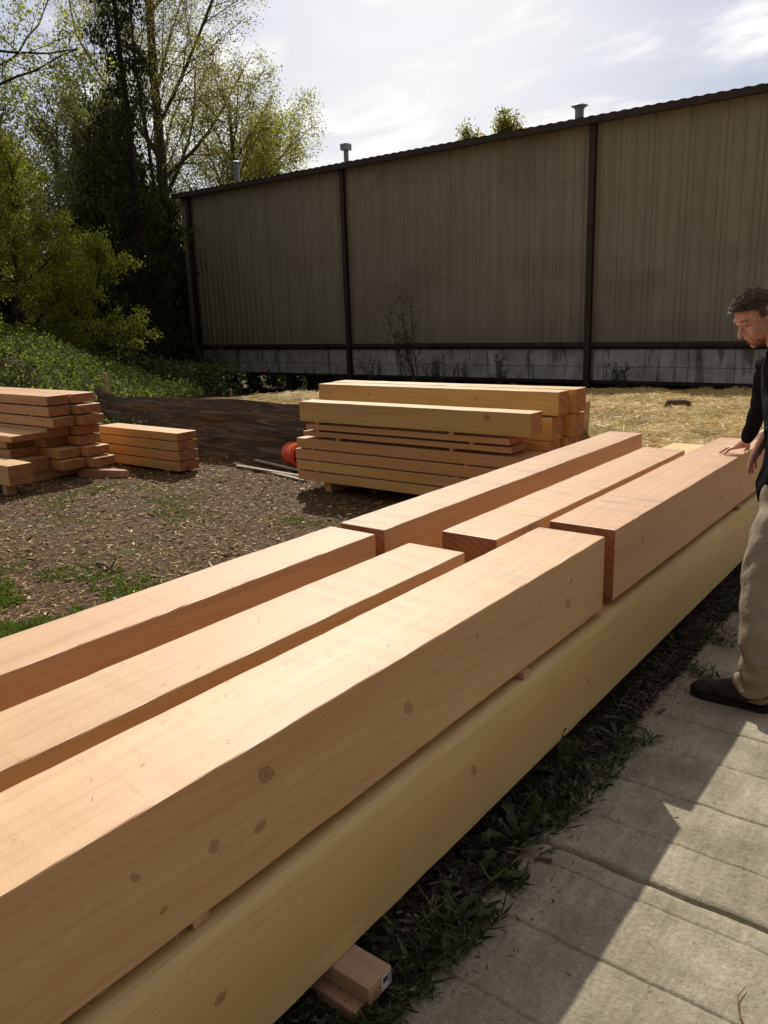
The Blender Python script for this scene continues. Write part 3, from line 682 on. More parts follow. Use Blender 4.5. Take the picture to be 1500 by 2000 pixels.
def silt(path, hts, label, stakes, stake_h, n=220, wr=0.050):
    P = [Vector((p[0], p[1], 0)) for p in path]
    L = [0]
    for a, c in zip(P[:-1], P[1:]): L.append(L[-1] + (c - a).length)
    root = empty('silt_fence', (P[0].x, P[0].y, gz(P[0].x, P[0].y)))
    tag(root, label, 'silt fence', 'silt fences')
    rows_ = 40; vs = []; fs = []
    for i in range(n + 1):
        s = L[-1] * i / n
        k = max(j for j in range(len(L) - 1) if L[j] <= s + 1e-9)
        u = (s - L[k]) / (L[k+1] - L[k]); p = P[k].lerp(P[k+1], u); H = hts[k] * (1-u) + hts[k+1] * u
        d = (P[k+1] - P[k]).normalized(); nn = Vector((d.y, -d.x, 0))
        zb = gz(p.x, p.y) - 0.03
        sag = 0.02 * mnoise.noise(Vector((s*1.3, 0, 5)))
        for j in range(rows_ + 1):
            v = j / rows_; z = zb + (H + sag + 0.03) * v
            # drapery folds that run down from the stakes
            w = mnoise.noise(Vector((s*0.9 + v*1.2, v*5.0 - s*0.5, 2))) + 0.55 * mnoise.noise(Vector((s*2.1, v*13.0 + s*0.8, 7))) + 0.42*mnoise.noise(Vector((s*1.6, v*24.0 - s*1.5, 9)))
            off = nn * (w * wr * (0.25 + math.sin(math.pi*min(1, v*1.02))) + 0.10*(1-v)**2)
            vs.append((p.x + off.x, p.y + off.y, z))
    for i in range(n):
        for j in range(rows_): fs.append((i*(rows_+1)+j, (i+1)*(rows_+1)+j, (i+1)*(rows_+1)+j+1, i*(rows_+1)+j+1))
    mb = MB(); mb.add(vs, fs); mb.build('fence_fabric', M_SILT, root, smooth=True)
    for s in stakes:
        k = max(j for j in range(len(L) - 1) if L[j] <= s + 1e-9); u = (s - L[k]) / (L[k+1] - L[k]); p = P[k].lerp(P[k+1], u)
        d = (P[k+1] - P[k]).normalized(); nn = Vector((d.y, -d.x, 0)); zb = gz(p.x, p.y)
        mb = MB(); mb.box(-.019, .019, -.019, .019, -0.1, stake_h + rng.uniform(-.03, .05)); q = mb.build('stake', M_STAKE, None)
        q.parent = root; q.location = Vector((p.x, p.y, zb)) - nn * 0.045 - root.location; q.rotation_euler = (rng.uniform(-.05, .05), rng.uniform(-.05, .05), rng.uniform(0, .5))
    return root
silt([(-10.9, 6.9), (-10.3, 6.75), (-8.5, 6.55), (-6.2, 6.62), (-4.5, 6.8), (-3.05, 6.9), (-2.72, 6.80)], [0.60, 0.62, 0.72, 0.70, 0.66, 0.62, 0.36],
     'long brownish black fabric fence with wrinkles, behind the timber stacks', [0.42, 7.92], 0.84)
silt([(-17.2, 12.6), (-14.8, 13.2), (-12.6, 14.2), (-11.2, 15.4)], [0.22, 0.20, 0.24, 0.22], 'low black fabric fence at the far edge of the straw, before the building', [0.6, 2.3, 3.6, 5.2], 0.40, n=80, wr=0.05)

# ------------------------------------------------------------------ building
mt, t, b, o = newmat('beige painted steel cladding')
geo = N(t, 'ShaderNodeNewGeometry'); sp = N(t, 'ShaderNodeSeparateXYZ'); lk(t, geo.outputs['Position'], sp.inputs[0])
pid = math_n(t, 'FLOOR', math_n(t, 'DIVIDE', sp.outputs[0], 0.9))
wn = N(t, 'ShaderNodeTexWhiteNoise', noise_dimensions='1D'); lk(t, pid, wn.inputs['W'])
mm = N(t, 'ShaderNodeMapping', ins={'Scale': (2.6, 1.0, 0.35)}); lk(t, geo.outputs['Position'], mm.inputs[0])
ns = N(t, 'ShaderNodeTexNoise', ins={'Scale': 1.0, 'Detail': 8.0, 'Roughness': 0.65}); lk(t, mm.outputs[0], ns.inputs['Vector'])
r = ramp(t, [(0.3, (0.305, 0.278, 0.218)), (0.7, (0.385, 0.355, 0.285))]); lk(t, ns.outputs[0], r.inputs[0])
mm2 = N(t, 'ShaderNodeMapping', ins={'Scale': (0.22, 1.0, 0.42), 'Rotation': (0, 0.5, 0), 'Location': (1.3, 0, 0.7)}); lk(t, geo.outputs['Position'], mm2.inputs[0])
n4 = N(t, 'ShaderNodeTexNoise', ins={'Scale': 1.0, 'Detail': 9.0, 'Roughness': 0.68, 'Distortion': 0.4}); lk(t, mm2.outputs[0], n4.inputs['Vector'])
r4 = ramp(t, [(0.52, (0, 0, 0)), (0.68, (1, 1, 1))]); lk(t, n4.outputs[0], r4.inputs[0])
cc = mixc(t, math_n(t, 'MULTIPLY', r4.outputs[0], 0.42), r.outputs[0], (0.175, 0.125, 0.085))
cc = mixc(t, math_n(t, 'MULTIPLY', wn.outputs[0], 0.15), cc, (0.22, 0.20, 0.15))
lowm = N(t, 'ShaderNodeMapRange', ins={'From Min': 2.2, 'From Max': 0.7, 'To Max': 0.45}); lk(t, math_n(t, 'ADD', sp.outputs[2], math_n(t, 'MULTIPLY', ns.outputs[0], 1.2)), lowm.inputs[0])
seam = math_n(t, 'LESS_THAN', math_n(t, 'ABSOLUTE', math_n(t, 'SUBTRACT', math_n(t, 'FRACT', math_n(t, 'DIVIDE', sp.outputs[0], 0.9)), 0.27)), 0.018)
cc = mixc(t, math_n(t, 'MULTIPLY', seam, 0.45), cc, (0.08, 0.07, 0.05))
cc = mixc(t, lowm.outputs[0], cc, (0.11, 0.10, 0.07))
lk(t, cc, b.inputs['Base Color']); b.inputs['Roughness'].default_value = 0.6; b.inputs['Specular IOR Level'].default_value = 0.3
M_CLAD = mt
M_STEEL = simple('dark rusty steel', (0.05, 0.035, 0.026), 0.6, 0.35, 3)
mt, t, b, o = newmat('streaked foundation concrete')
geo = N(t, 'ShaderNodeNewGeometry')
mm = N(t, 'ShaderNodeMapping', ins={'Scale': (2.6, 1.0, 0.42)}); lk(t, geo.outputs['Position'], mm.inputs[0])
ns = N(t, 'ShaderNodeTexNoise', ins={'Scale': 1.0, 'Detail': 6.0, 'Roughness': 0.6}); lk(t, mm.outputs[0], ns.inputs['Vector'])
n5 = N(t, 'ShaderNodeTexNoise', ins={'Scale': 1.6, 'Detail': 7.0, 'Roughness': 0.7}); lk(t, geo.outputs['Position'], n5.inputs['Vector'])
r = ramp(t, [(0.30, (0.42, 0.41, 0.385)), (0.52, (0.58, 0.57, 0.53)), (0.59, (0.26, 0.25, 0.23)), (0.70, (0.12, 0.115, 0.10))]); lk(t, ns.outputs[0], r.inputs[0])
r5 = ramp(t, [(0.35, (0.6, 0.6, 0.6)), (0.65, (1.1, 1.1, 1.1))]); lk(t, n5.outputs[0], r5.inputs[0])
cc = mixc(t, 1.0, r.outputs[0], r5.outputs[0], 'MULTIPLY')
lk(t, cc, b.inputs['Base Color']); b.inputs['Roughness'].default_value = 0.85
M_FND = mt
M_DARK = simple('dark underfloor timber', (0.030, 0.026, 0.020), 0.85, 0.4, 2)  # near-black colour carries the shade of the void below the floor

BX0, BX1, BY = -27.1, 9.0, 22.0
bld = empty('metal_building', (-9.5, BY, -0.6))
tag(bld, 'long shed clad in ribbed beige metal with dark columns, raised on a streaked concrete base', 'building')
# ribbed wall
def ribbed(x0, x1, y, z0, z1, pitch=0.30, dep=0.030):
    prof = []
    x = x0
    while x < x1 - 1e-6:
        for (u, d) in ((0, 0), (0.20, 0), (0.225, -dep), (0.265, -dep)):
            if x + u <= x1: prof.append((x + u, y + d))
        x += pitch
    prof.append((x1, y))
    mb = MB(); vs = []; fs = []
    for (a, c) in prof: vs += [(a, c, z0), (a, c, z1)]
    for i in range(len(prof) - 1): fs.append((2*i, 2*i+2, 2*i+3, 2*i+1))
    mb.add(vs, fs); return mb
ROOFZ = 6.56
cols = [-26.55, -18.45, -9.5, -0.55, 8.2]
edges = [BX0] + cols + [BX1]
for a, c in zip(edges[:-1], edges[1:]):
    if c - a < 0.3: continue
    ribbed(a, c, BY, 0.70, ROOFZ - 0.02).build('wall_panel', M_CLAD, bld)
# end wall and back wall with depth
mb = MB(); mb.box(BX0, BX0 + 0.1, BY + 0.012, BY + 12, 0.6, ROOFZ - 0.03); mb.build('end_wall', M_CLAD, bld)
mb = MB(); mb.box(BX0 + .1, BX1, BY + 11.9, BY + 12, 0.6, ROOFZ + 0.4); mb.box(BX1 - .1, BX1, BY + .012, BY + 11.9, 0.6, ROOFZ - 0.03); mb.build('rear_wall', M_CLAD, bld)
for c in cols:
    mb = MB()
    zb = -1.5 if c < -19 else -0.95
    mb.box(c - 0.085, c + 0.085, BY - 0.16, BY - 0.145, zb, ROOFZ - 0.08); mb.box(c - 0.012, c + 0.012, BY - 0.145, BY - 0.045, zb, ROOFZ - 0.08); mb.box(c - 0.085, c + 0.085, BY - 0.045, BY - 0.033, zb, ROOFZ - 0.08)
    mb.build('column', M_STEEL, bld)
mb = MB(); mb.box(BX0, BX1, BY - 0.12, BY + 0.12, 0.585, 0.705); mb.box(BX0, BX1, BY - 0.03, BY - 0.001, 0.50, 0.584); mb.build('base_rail', M_STEEL, bld)
# concrete base: panels with joints, tie-rod line
mb = MB(); x = BX0 + 0.3
while x < BX1:
    w = min(1.17, BX1 - x); mb.box(x, x + w, BY - 0.02, BY + 0.25, 0.02, 0.498); mb.box(x, x + w, BY - 0.012, BY + 0.25, -0.37, 0.008); x += 1.185
mb.build('concrete_base', M_FND, bld)
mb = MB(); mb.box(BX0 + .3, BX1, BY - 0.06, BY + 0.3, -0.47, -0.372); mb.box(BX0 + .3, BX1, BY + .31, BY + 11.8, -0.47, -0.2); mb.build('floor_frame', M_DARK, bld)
mb = MB(); mb.box(-19.2, BX1, BY + 0.5, BY + 0.7, -2.0, -0.475); mb.build('crawl_wall', M_DARK, bld)  # dark sheet stands in for the shaded void under the base
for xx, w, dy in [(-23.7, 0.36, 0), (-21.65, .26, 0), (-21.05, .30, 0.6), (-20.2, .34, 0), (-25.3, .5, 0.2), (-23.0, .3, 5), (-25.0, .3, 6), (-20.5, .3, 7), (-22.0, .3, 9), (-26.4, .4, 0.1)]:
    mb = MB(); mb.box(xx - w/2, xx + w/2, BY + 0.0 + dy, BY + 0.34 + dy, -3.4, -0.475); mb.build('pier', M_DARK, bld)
# roof with corrugated edge
mb = MB(); vs = []; fs = []; xs = np.arange(BX0 - 0.2, BX1 + 0.2, 0.075); k = 0
for i, x in enumerate(xs):
    h = 0.018 if (i % 4) in (1, 2) else 0.0
    vs += [(x, BY - 0.32, ROOFZ + 0.06 + h), (x, BY + 6.0, ROOFZ + 0.42 + h), (x, BY + 12.2, ROOFZ + 0.06 + h)]
for i in range(len(xs) - 1):
    fs += [(3*i, 3*i+3, 3*i+4, 3*i+1), (3*i+1, 3*i+4, 3*i+5, 3*i+2)]
mb.add(vs, fs); mb.build('roof', simple('dull roof sheet', (0.10, 0.09, 0.08), 0.6, 0.3, 2), bld)
mb = MB(); mb.box(BX0 - .2, BX1 + .2, BY - 0.31, BY - 0.17, ROOFZ - 0.11, ROOFZ + 0.055); mb.build('eave_trim', M_STEEL, bld)
M_GALV = simple('galvanised flue', (0.30, 0.31, 0.36), 0.55, 0.15, 6, metal=0.3)
def vent(x, z_top, r, cap, label):
    root = empty('roof_vent', (x, BY + 0.6, ROOFZ + 0.05)); tag(root, label, 'vent pipe', 'vent pipes on the shed roof')
    zt = z_top
    mb = MB(); mb.tube([(x, BY + 0.6, ROOFZ + 0.05), (x, BY + 0.6, zt - 0.10)], r, 14); mb.build('pipe', M_GALV, root, smooth=False)
    mb = MB()
    if cap == 'box': mb.box(x - .14, x + .14, BY + .46, BY + .74, zt - 0.20, zt)
    else: mb.tube([(x, BY + .6, zt - .11), (x, BY + .6, zt - .06), (x, BY + .6, zt - .055), (x, BY + .6, zt)], [r*1.25, r*1.3, r*1.9, r*1.0], 16)
    mb.build('cap', M_GALV, root)
vent(-24.33, 7.60, 0.11, 'dome', 'leftmost roof vent, slim pipe with a domed cap')
vent(-18.80, 7.40, 0.085, 'box', 'middle roof vent, thin pipe with a square box cap')
vent(-10.24, 7.20, 0.125, 'dome', 'rightmost roof vent, short thick pipe with flat round cap')

# ------------------------------------------------------------------ vegetation
M_BARK = simple('grey brown bark', (0.085, 0.068, 0.05), 0.9, 0.4, 6, bump=0.5)
M_BARKD = simple('dark bark', (0.045, 0.034, 0.025), 0.9, 0.4, 6)
SPRING = [(0.0, (0.11, 0.12, 0.028)), (0.55, (0.22, 0.23, 0.045)), (0.85, (0.36, 0.37, 0.07)), (1.0, (0.52, 0.53, 0.12))]
M_LSP = island('spring leaves', SPRING, 0.5, 0.6, (1.6, 1.65, 0.9))
M_LCOT = island('olive young leaves', [(0, (0.12, 0.115, 0.035)), (0.5, (0.22, 0.21, 0.065)), (1, (0.38, 0.36, 0.13))], 0.5, 0.55, (1.5, 1.5, 0.8))
M_LCED = island('dark cedar needles', [(0, (0.024, 0.032, 0.013)), (0.6, (0.050, 0.062, 0.022)), (1, (0.10, 0.105, 0.035))], 0.8, 0.22, (1.2, 1.3, 0.7), spec=0.08)
M_LMIST = island('grey green leaves', [(0, (0.13, 0.14, 0.06)), (1, (0.27, 0.28, 0.13))], 0.6, 0.4, (1.4, 1.4, 0.9))
M_IVY = island('bramble leaves', [(0, (0.035, 0.050, 0.012)), (0.5, (0.09, 0.12, 0.026)), (0.8, (0.18, 0.22, 0.050)), (1, (0.36, 0.37, 0.14))], 0.7, 0.38, (1.4, 1.5, 0.7), spec=0.12)
M_GRASS = island('grass blades', [(0, (0.06, 0.085, 0.02)), (0.7, (0.13, 0.165, 0.04)), (1, (0.30, 0.29, 0.12))], 0.5, 0.4, (1.2, 1.4, 0.6))
M_WEED = island('dark weed leaves', [(0, (0.028, 0.045, 0.014)), (0.7, (0.05, 0.075, 0.024)), (0.95, (0.10, 0.12, 0.05)), (1, (0.22, 0.20, 0.12))], 0.5, 0.2)
M_CHIP = island('wood chips', [(0, (0.10, 0.045, 0.014)), (0.50, (0.18, 0.092, 0.034)), (0.82, (0.33, 0.185, 0.072)), (0.93, (0.62, 0.42, 0.20)), (1, (0.80, 0.62, 0.36))], 0.75)
M_STRAW = island('straw', [(0, (0.34, 0.205, 0.055)), (0.5, (0.66, 0.44, 0.145)), (0.85, (0.80, 0.60, 0.26)), (1, (0.90, 0.78, 0.48))], 0.5, 0.2)

def wander(p, d, L, n, curl, up_=0.0):
    pts = [p]; d = d.copy()
    for i in range(n):
        d = d + rng.normal(size=3) * curl + np.array([0, 0, up_]); d /= np.linalg.norm(d)
        p = p + d * (L / n); pts.append(p)
    return np.array(pts)
def branches(mb, p, d, L, r, lev, prm, twigs):
    n = max(3, int(L / prm['seg']) )
    n = min(n, 9)
    pts = wander(p, d, L, n, prm['curl'] * (1.0 if lev else 0.35), prm['up'][min(lev, len(prm['up'])-1)])
    rad = np.linspace(r, r * (0.35 if lev < prm['max'] else 0.15), n + 1)
    mb.tube(pts, list(rad), 7 if lev == 0 else (5 if lev == 1 else 3), cap=False)
    if lev >= prm['leaf_from']: twigs.append(pts)
    if lev >= prm['max']: return
    nc = prm['kids'][lev]
    for k in range(nc):
        u = prm['start'][lev] + (1 - prm['start'][lev]) * (k + rng.uniform(0, 1)) / nc
        i = min(int(u * n), n - 1); q = pts[i] + (pts[i+1] - pts[i]) * (u * n - i)
        ax = pts[i+1] - pts[i]; ax /= np.linalg.norm(ax)
        rd = rng.normal(size=3); rd -= ax * rd.dot(ax); rd /= np.linalg.norm(rd)
        if prm.get('bias') is not None and lev == 0:
            rd = rd + np.array(prm['bias']) * rng.uniform(0, 1.2); rd -= ax * rd.dot(ax); rd /= np.linalg.norm(rd)
        ang = R(prm['ang'][lev]) * rng.uniform(0.75, 1.25)
        dd = ax * math.cos(ang) + rd * math.sin(ang)
        branches(mb, q, dd, L * prm['ratio'][lev] * rng.uniform(0.7, 1.15) * (1.15 - 0.55 * u), max(0.004, rad[i] * prm.get('thin', .55)), lev + 1, prm, twigs)
def tree(name, base, H, r, prm, mleaf, mbark, nleaf, lsize, label, group=None, lean=(0, 0, 1), cat='tree', spread=0.10, hang=0.3):
    root = empty(name, base); tag(root, label, cat, group)
    mb = MB(); tw = []
    branches(mb, np.array(base, float) - [0, 0, 0.2], np.array(lean, float) / np.linalg.norm(lean), H, r, 0, prm, tw)
    mb.build('trunk', mbark, root, smooth=True)
    w = np.array([np.linalg.norm(p[-1] - p[0]) for p in tw]); w /= w.sum()
    k = rng.choice(len(tw), nleaf, p=w); u = rng.uniform(0.1, 1.05, nleaf)
    C = np.empty((nleaf, 3)); D = np.empty((nleaf, 3))
    for i in range(nleaf):
        pt = tw[k[i]]; s = min(u[i], 0.999) * (len(pt) - 1); j = int(s); C[i] = pt[j] + (pt[j+1] - pt[j]) * (s - j); D[i] = pt[j+1] - pt[j]
    C += rng.normal(size=C.shape) * spread
    D = nrm(D) + rng.normal(size=D.shape) * 0.6 - np.array([0, 0, hang])
    L = lsize * rng.uniform(0.55, 1.3, nleaf)
    me = np_mesh('crown', leaves(C - np.array(base), L, L * 0.62, D), 4)
    link('crown', me, mleaf, root)
    return root

DEC = dict(seg=0.5, curl=0.10, up=[0.0, 0.05, 0.03, 0.0], max=3, leaf_from=2, kids=[20, 9, 6], start=[0.25, 0.2, 0.15], ang=[48, 42, 42], ratio=[0.42, 0.45, 0.45])
COT = dict(seg=1.2, curl=0.07, up=[0.0, 0.09, 0.05, 0.04], max=3, leaf_from=2, kids=[19, 14, 9], start=[0.24, 0.12, 0.1], ang=[42, 42, 42], ratio=[0.46, 0.36, 0.42], thin=.40)
SPR = dict(seg=0.4, curl=0.12, up=[0.0, 0.05, 0.02, 0.0], max=3, leaf_from=2, kids=[16, 9, 6], start=[0.10, 0.15, 0.15], ang=[60, 45, 45], ratio=[0.52, 0.45, 0.45])
BG = dict(seg=1.5, curl=0.07, up=[0.0, 0.10, 0.05], max=2, leaf_from=1, kids=[26, 9], start=[0.2, 0.15], ang=[36, 36], ratio=[0.32, 0.4])

def gb(x, y): return (x, y, gz(x, y))
# cottonwood pair, rear left
tree('cottonwood_tree', (-31.6, 24.6, -1.2), 24.0, 0.33, COT, M_LCOT, M_BARK, 100000, 0.09, 'tall airy tree with forked dark trunk and thin olive leaves, left of the shed', lean=(0.02, 0.01, 1), spread=0.18)
tree('cottonwood_tree', (-29.6, 27.4, -1.5), 13.0, 0.20, COT, M_LCOT, M_BARK, 45000, 0.09, 'lower yellow-green tree beside the tall forked one, behind the left end of the shed roof', spread=0.2)
tree('cottonwood_tree', (-33.6, 33.0, -2.0), 13.0, 0.2, COT, M_LSP, M_BARK, 26000, 0.13, 'bright green young tree just over the left corner of the shed roof', spread=0.25)
tree('distant_tree', (-37.5, 65.0, -2.0), 18.9, 0.25, dict(BG, kids=[44, 12], start=[.45, .15], ratio=[.16, .4], up=[0, 0.16, 0.05]), M_LCOT, M_BARK, 16000, 0.22, 'treetop showing above the middle of the shed roof', spread=0.3)
tree('distant_tree', (-38.6, 64.0, -2.0), 18.0, 0.25, dict(BG, kids=[44, 12], start=[.45, .15], ratio=[.16, .4], up=[0, 0.16, 0.05]), M_LCOT, M_BARK, 12000, 0.22, 'smaller treetop, left beside the one above the shed roof', spread=0.3)
tree('distant_tree', (-36.3, 66.2, -2.0), 18.6, 0.25, dict(BG, kids=[44, 12], start=[.45, .15], ratio=[.16, .4], up=[0, 0.16, 0.05]), M_LCOT, M_BARK, 12000, 0.22, 'smaller treetop, right beside the one above the shed roof', spread=0.3)
# near spring trees on the left
tree('alder_tree', gb(-21.6, 11.6), 5.2, 0.10, SPR, M_LSP, M_BARKD, 48000, 0.06, 'bushy tree with fresh yellow-green leaves over the bramble bank', lean=(0.12, 0.0, 1), spread=0.07)
tree('alder_tree', gb(-20.4, 12.6), 3.6, 0.06, SPR, M_LSP, M_BARKD, 22000, 0.058, 'low spreading tree reaching its bright leaf sprays toward the shed', lean=(0.3, 0.12, 1), spread=0.07)
tree('alder_tree', gb(-22.6, 9.6), 6.4, 0.12, SPR, M_LSP, M_BARKD, 44000, 0.06, 'leafy tree cut by the left edge of the photo, above the left stack', lean=(0.05, 0.1, 1), spread=0.07)
tree('maple_tree', gb(-22.0, 9.6), 15.5, 0.17, dict(DEC, ang=[62, 45, 45], start=[0.35, 0.2, 0.15], kids=[22, 11, 7], thin=.40), M_LSP, M_BARKD, 30000, 0.085, 'tall sparse tree whose open twigs fill the top left corner against the sky', lean=(0.0, 0.05, 1), spread=0.08)
# misty trees behind
gm = 'grey green trees standing in the rear left'
for i, (x, y, H, lb) in enumerate([(-30.4, 20.0, 10.5, 'thin grey-green tree right behind the bramble bank, left of the dark cedar'), (-34.0, 20.0, 11.5, 'second thin grey-green tree, farther left of the cedar'),
                                   (-29.0, 15.5, 9.5, 'soft green tree behind the alder at the left'), (-34.0, 24.0, 12.0, 'pale tree between cedar and cottonwood, far behind'), (-27.5, 12.0, 9.5, 'hazy tree near the left edge, behind the alders')]):
    tree('birch_tree', (x, y, -0.8), H, 0.14, dict(BG, kids=[24, 9]), M_LMIST, M_BARK, 20000, 0.12, lb, gm, spread=0.22)

def cedar(base, H, Rw, label, nb=150, nl=26000, bare=0.05, ls=0.16, group=None):
    root = empty('cedar_tree', base); tag(root, label, 'tree', group)
    mb = MB(); B = np.array(base, float)
    tp = wander(B - [0, 0, .2], np.array([0, 0, 1.0]), H, 10, 0.012)
    mb.tube(tp, list(np.linspace(0.30 * H / 20, 0.02, 11)), 8, cap=False)
    br = []
    for i in range(nb):
        u = bare + (1 - bare) * (i / nb) ** 0.9; s = u * 10; j = min(int(s), 9); q = tp[j] + (tp[j+1] - tp[j]) * (s - j)
        a = rng.uniform(0, 2*math.pi); L = Rw * (1 - u) ** 0.65 * rng.uniform(0.55, 1.2) + 0.25
        d = np.array([math.cos(a), math.sin(a), 0.15]); n = 6
        pts = [q]
        for k in range(n):
            d = d + np.array([0, 0, -0.16 + 0.07 * k]) + rng.normal(size=3) * 0.05; d /= np.linalg.norm(d); pts.append(pts[-1] + d * L / n)
        pts = np.array(pts); mb.tube(pts, list(np.linspace(0.03, 0.006, n+1)), 3, cap=False); br.append((pts, L))
    mb.build('trunk', M_BARKD, root, smooth=True)
    w = np.array([l for _, l in br]); w /= w.sum(); kk = rng.choice(nb, nl, p=w)
    C = np.empty((nl, 3)); 
    for i in range(nl):
        pts, L = br[kk[i]]; s = rng.uniform(0.15, 0.999) * 6; j = int(s); C[i] = pts[j] + (pts[j+1] - pts[j]) * (s - j)
    drop = np.abs(rng.normal(size=nl)) * 0.28
    C += np.stack([rng.normal(size=nl)*.14, rng.normal(size=nl)*.14, -drop], 1)
    D = np.stack([rng.normal(size=nl)*.4, rng.normal(size=nl)*.4, -np.ones(nl)], 1)
    L = ls * rng.uniform(.6, 1.5, nl)
    link('crown', np_mesh('crown', leaves(C - B, L, L*.40, D), 4), M_LCED, root)
cedar((-25.8, 18.9, -0.8), 17.0, 2.3, 'tall dark drooping cedar, tallest conifer left of the cottonwood', nb=170, nl=17000, ls=.14)
gd = 'dark conifers filling the gap beside the shed'
for x, y, H, Rw, lb in [(-30.0, 21.3, 12.0, 3.0, 'dense dark conifer at the foot of the cottonwood'), (-28.4, 19.6, 7.5, 2.2, 'short dark conifer beside the left corner of the shed'),
                        (-25.3, 16.6, 7.0, 2.2, 'squat dark conifer right behind the bramble bank'), (-24.0, 15.0, 5.5, 2.4, 'small dark conifer behind the alder branches'),
                        (-31.5, 22.5, 10.5, 3.4, 'broad dark conifer behind the tall cedar'), (-25.5, 12.6, 5.5, 2.6, 'low dark conifer left of the others, over the bank'), (-31.0, 23.8, 8.5, 2.6, 'dark conifer wedged between cottonwood trunk and shed')]:
    cedar((x, y, -0.9), H, Rw, lb, nb=150, nl=22000, ls=0.19, group=gd)

# far wood behind everything on the left: one mass
k = 60000
th = rng.uniform(R(22), R(82), k); rr = rng.uniform(44, 62, k)
hmax = 9.5 + 3.0 * np.sin(th * 17) + 2.0 * np.sin(th * 41 + 1)
C = np.stack([-rr*np.sin(th), rr*np.cos(th), -2.5 + hmax * rng.uniform(0, 1, k) ** 0.8], 1)
keep = (C[:, 0] < -33) | (C[:, 2] < 1.0); C = C[keep]
L = rng.uniform(.25, .6, len(C))
o = link('woodland', np_mesh('woodland', leaves(C, L, L*.7), 4), island('far wood leaves', [(0, (0.025, 0.035, 0.014)), (0.6, (0.06, 0.075, 0.028)), (1, (0.13, 0.15, 0.05))], .7, .3))
tag(o, 'far wood of mixed green trees behind the cedars', 'woodland', kind='stuff')
# undergrowth seen through the piers and at the foot of the conifers
k = 42000
x = rng.uniform(-38, -16, k); y = rng.uniform(34.3, 39, k); z = ground(x, y) + rng.uniform(0, 1, k) ** 1.3 * (3.0 + vnoise(x, y, 1.2, 31) * 1.6)
L = rng.uniform(.08, .2, k)
o = link('undergrowth', np_mesh('undergrowth', leaves(np.stack([x, y, z], 1), L, L*.6), 4), M_IVY); tag(o, 'sunlit green undergrowth seen through the gaps between the piers', 'undergrowth', kind='stuff')
k = 16000
u = .28 * rng.uniform(0, 1, k); x = -18.5 - 9.5*u + rng.normal(size=k)*1.0; y = 14.0 + 6.0*u + rng.normal(size=k)*.9; z = ground(x, y) + rng.uniform(0, 1, k)**1.7 * 1.1
L = rng.uniform(.06, .16, k)
o = link('undergrowth', np_mesh('undergrowth', leaves(np.stack([x, y, z], 1), L, L*.6), 4), M_LCED); tag(o, 'dark shaded undergrowth below the conifers beside the shed', 'undergrowth', kind='stuff')

# bramble bank
k = 130000
sx = rng.uniform(-24, -8.5, k*3); sy = rng.uniform(2.5, 16, k*3); s = bank_s(sx, sy)
ok = (s > -0.15 + 0.5*vnoise(sx, sy, 0.9, 21)) & (s < 6.5); sx, sy, s = sx[ok][:k], sy[ok][:k], s[ok][:k]
sz = ground(sx, sy) + np.abs(rng.normal(size=len(sx))) * 0.09 * (1 + 1.5*np.abs(vnoise(sx, sy, .7, 22))) + 0.16*(vnoise(sx, sy, .55, 23)+.5)
C = np.stack([sx, sy, sz], 1); L = rng.uniform(.03, .075, len(C))
Nn = np.array([0.2, -0.35, 1.0]) + rng.normal(size=C.shape) * .55
o = link('bramble_bank', np_mesh('bramble', leaves(C, L, L*.8, None, Nn), 4), M_IVY); tag(o, 'low bank covered in glossy green bramble leaves', 'brambles', kind='stuff')

# bare shrubs against the shed
def shrub(base, H, n, label, spread_=0.5, leaf=0, lean=(0, 0)):
    root = empty('bare_shrub', base); tag(root, label, 'shrub', 'bare shrubs in front of the shed')
    mb = MB(); prm = dict(seg=0.3, curl=0.10, up=[0.02, 0.03, 0.02], max=2, leaf_from=1, kids=[6, 3], start=[.35, .3], ang=[32, 35], ratio=[.42, .5]); tw = []
    for i in range(n):
        a = rng.uniform(0, 2*math.pi); d = np.array([math.cos(a)*spread_*rng.uniform(.2, 1) + lean[0], math.sin(a)*spread_*.5, 1.0]); d /= np.linalg.norm(d)
        branches(mb, np.array(base) + [rng.uniform(-.15, .15), rng.uniform(-.1, .1), -.05], d, H*rng.uniform(.6, 1.1), 0.02, 0, prm, tw)
    mb.build('stems', M_BARK, root)
    if leaf:
        k = leaf; idx = rng.integers(0, len(tw), k); C = np.array([tw[i][rng.integers(1, len(tw[i]))] for i in idx]) + rng.normal(size=(k, 3))*.04
        link('leaves', np_mesh('leaves', leaves(C - np.array(base), rng.uniform(.04, .09, k), .04), 4), M_LCED, root)
shrub((-14.5, 20.6, gz(-14.5, 20.6)), 2.6, 6, 'leaning bare shrub with reddish seed heads against the shed wall', .35, 500, (-.45, 0))
shrub((-13.7, 20.8, gz(-13.7, 20.8)), 1.5, 7, 'low tangle of bare twigs right of the leaning shrub', .8, 200)
shrub((-16.3, 20.7, gz(-16.3, 20.7)), 1.2, 4, 'thin bare shrub left of the leaning one by the concrete base', .5, 80)
shrub((-11.8, 20.9, gz(-11.8, 20.9)), 1.1, 4, 'small weedy shrub by the concrete base, behind the centre stack', .5, 160)
shrub((-8.0, 20.9, gz(-8.0, 20.9)), .9, 5, 'small dark shrub right of the bay column', .6, 160)
shrub((-19.3, 16.5, gz(-19.3, 16.5)), 1.7, 7, 'pale dry stems near the left corner of the shed', .7, 0)

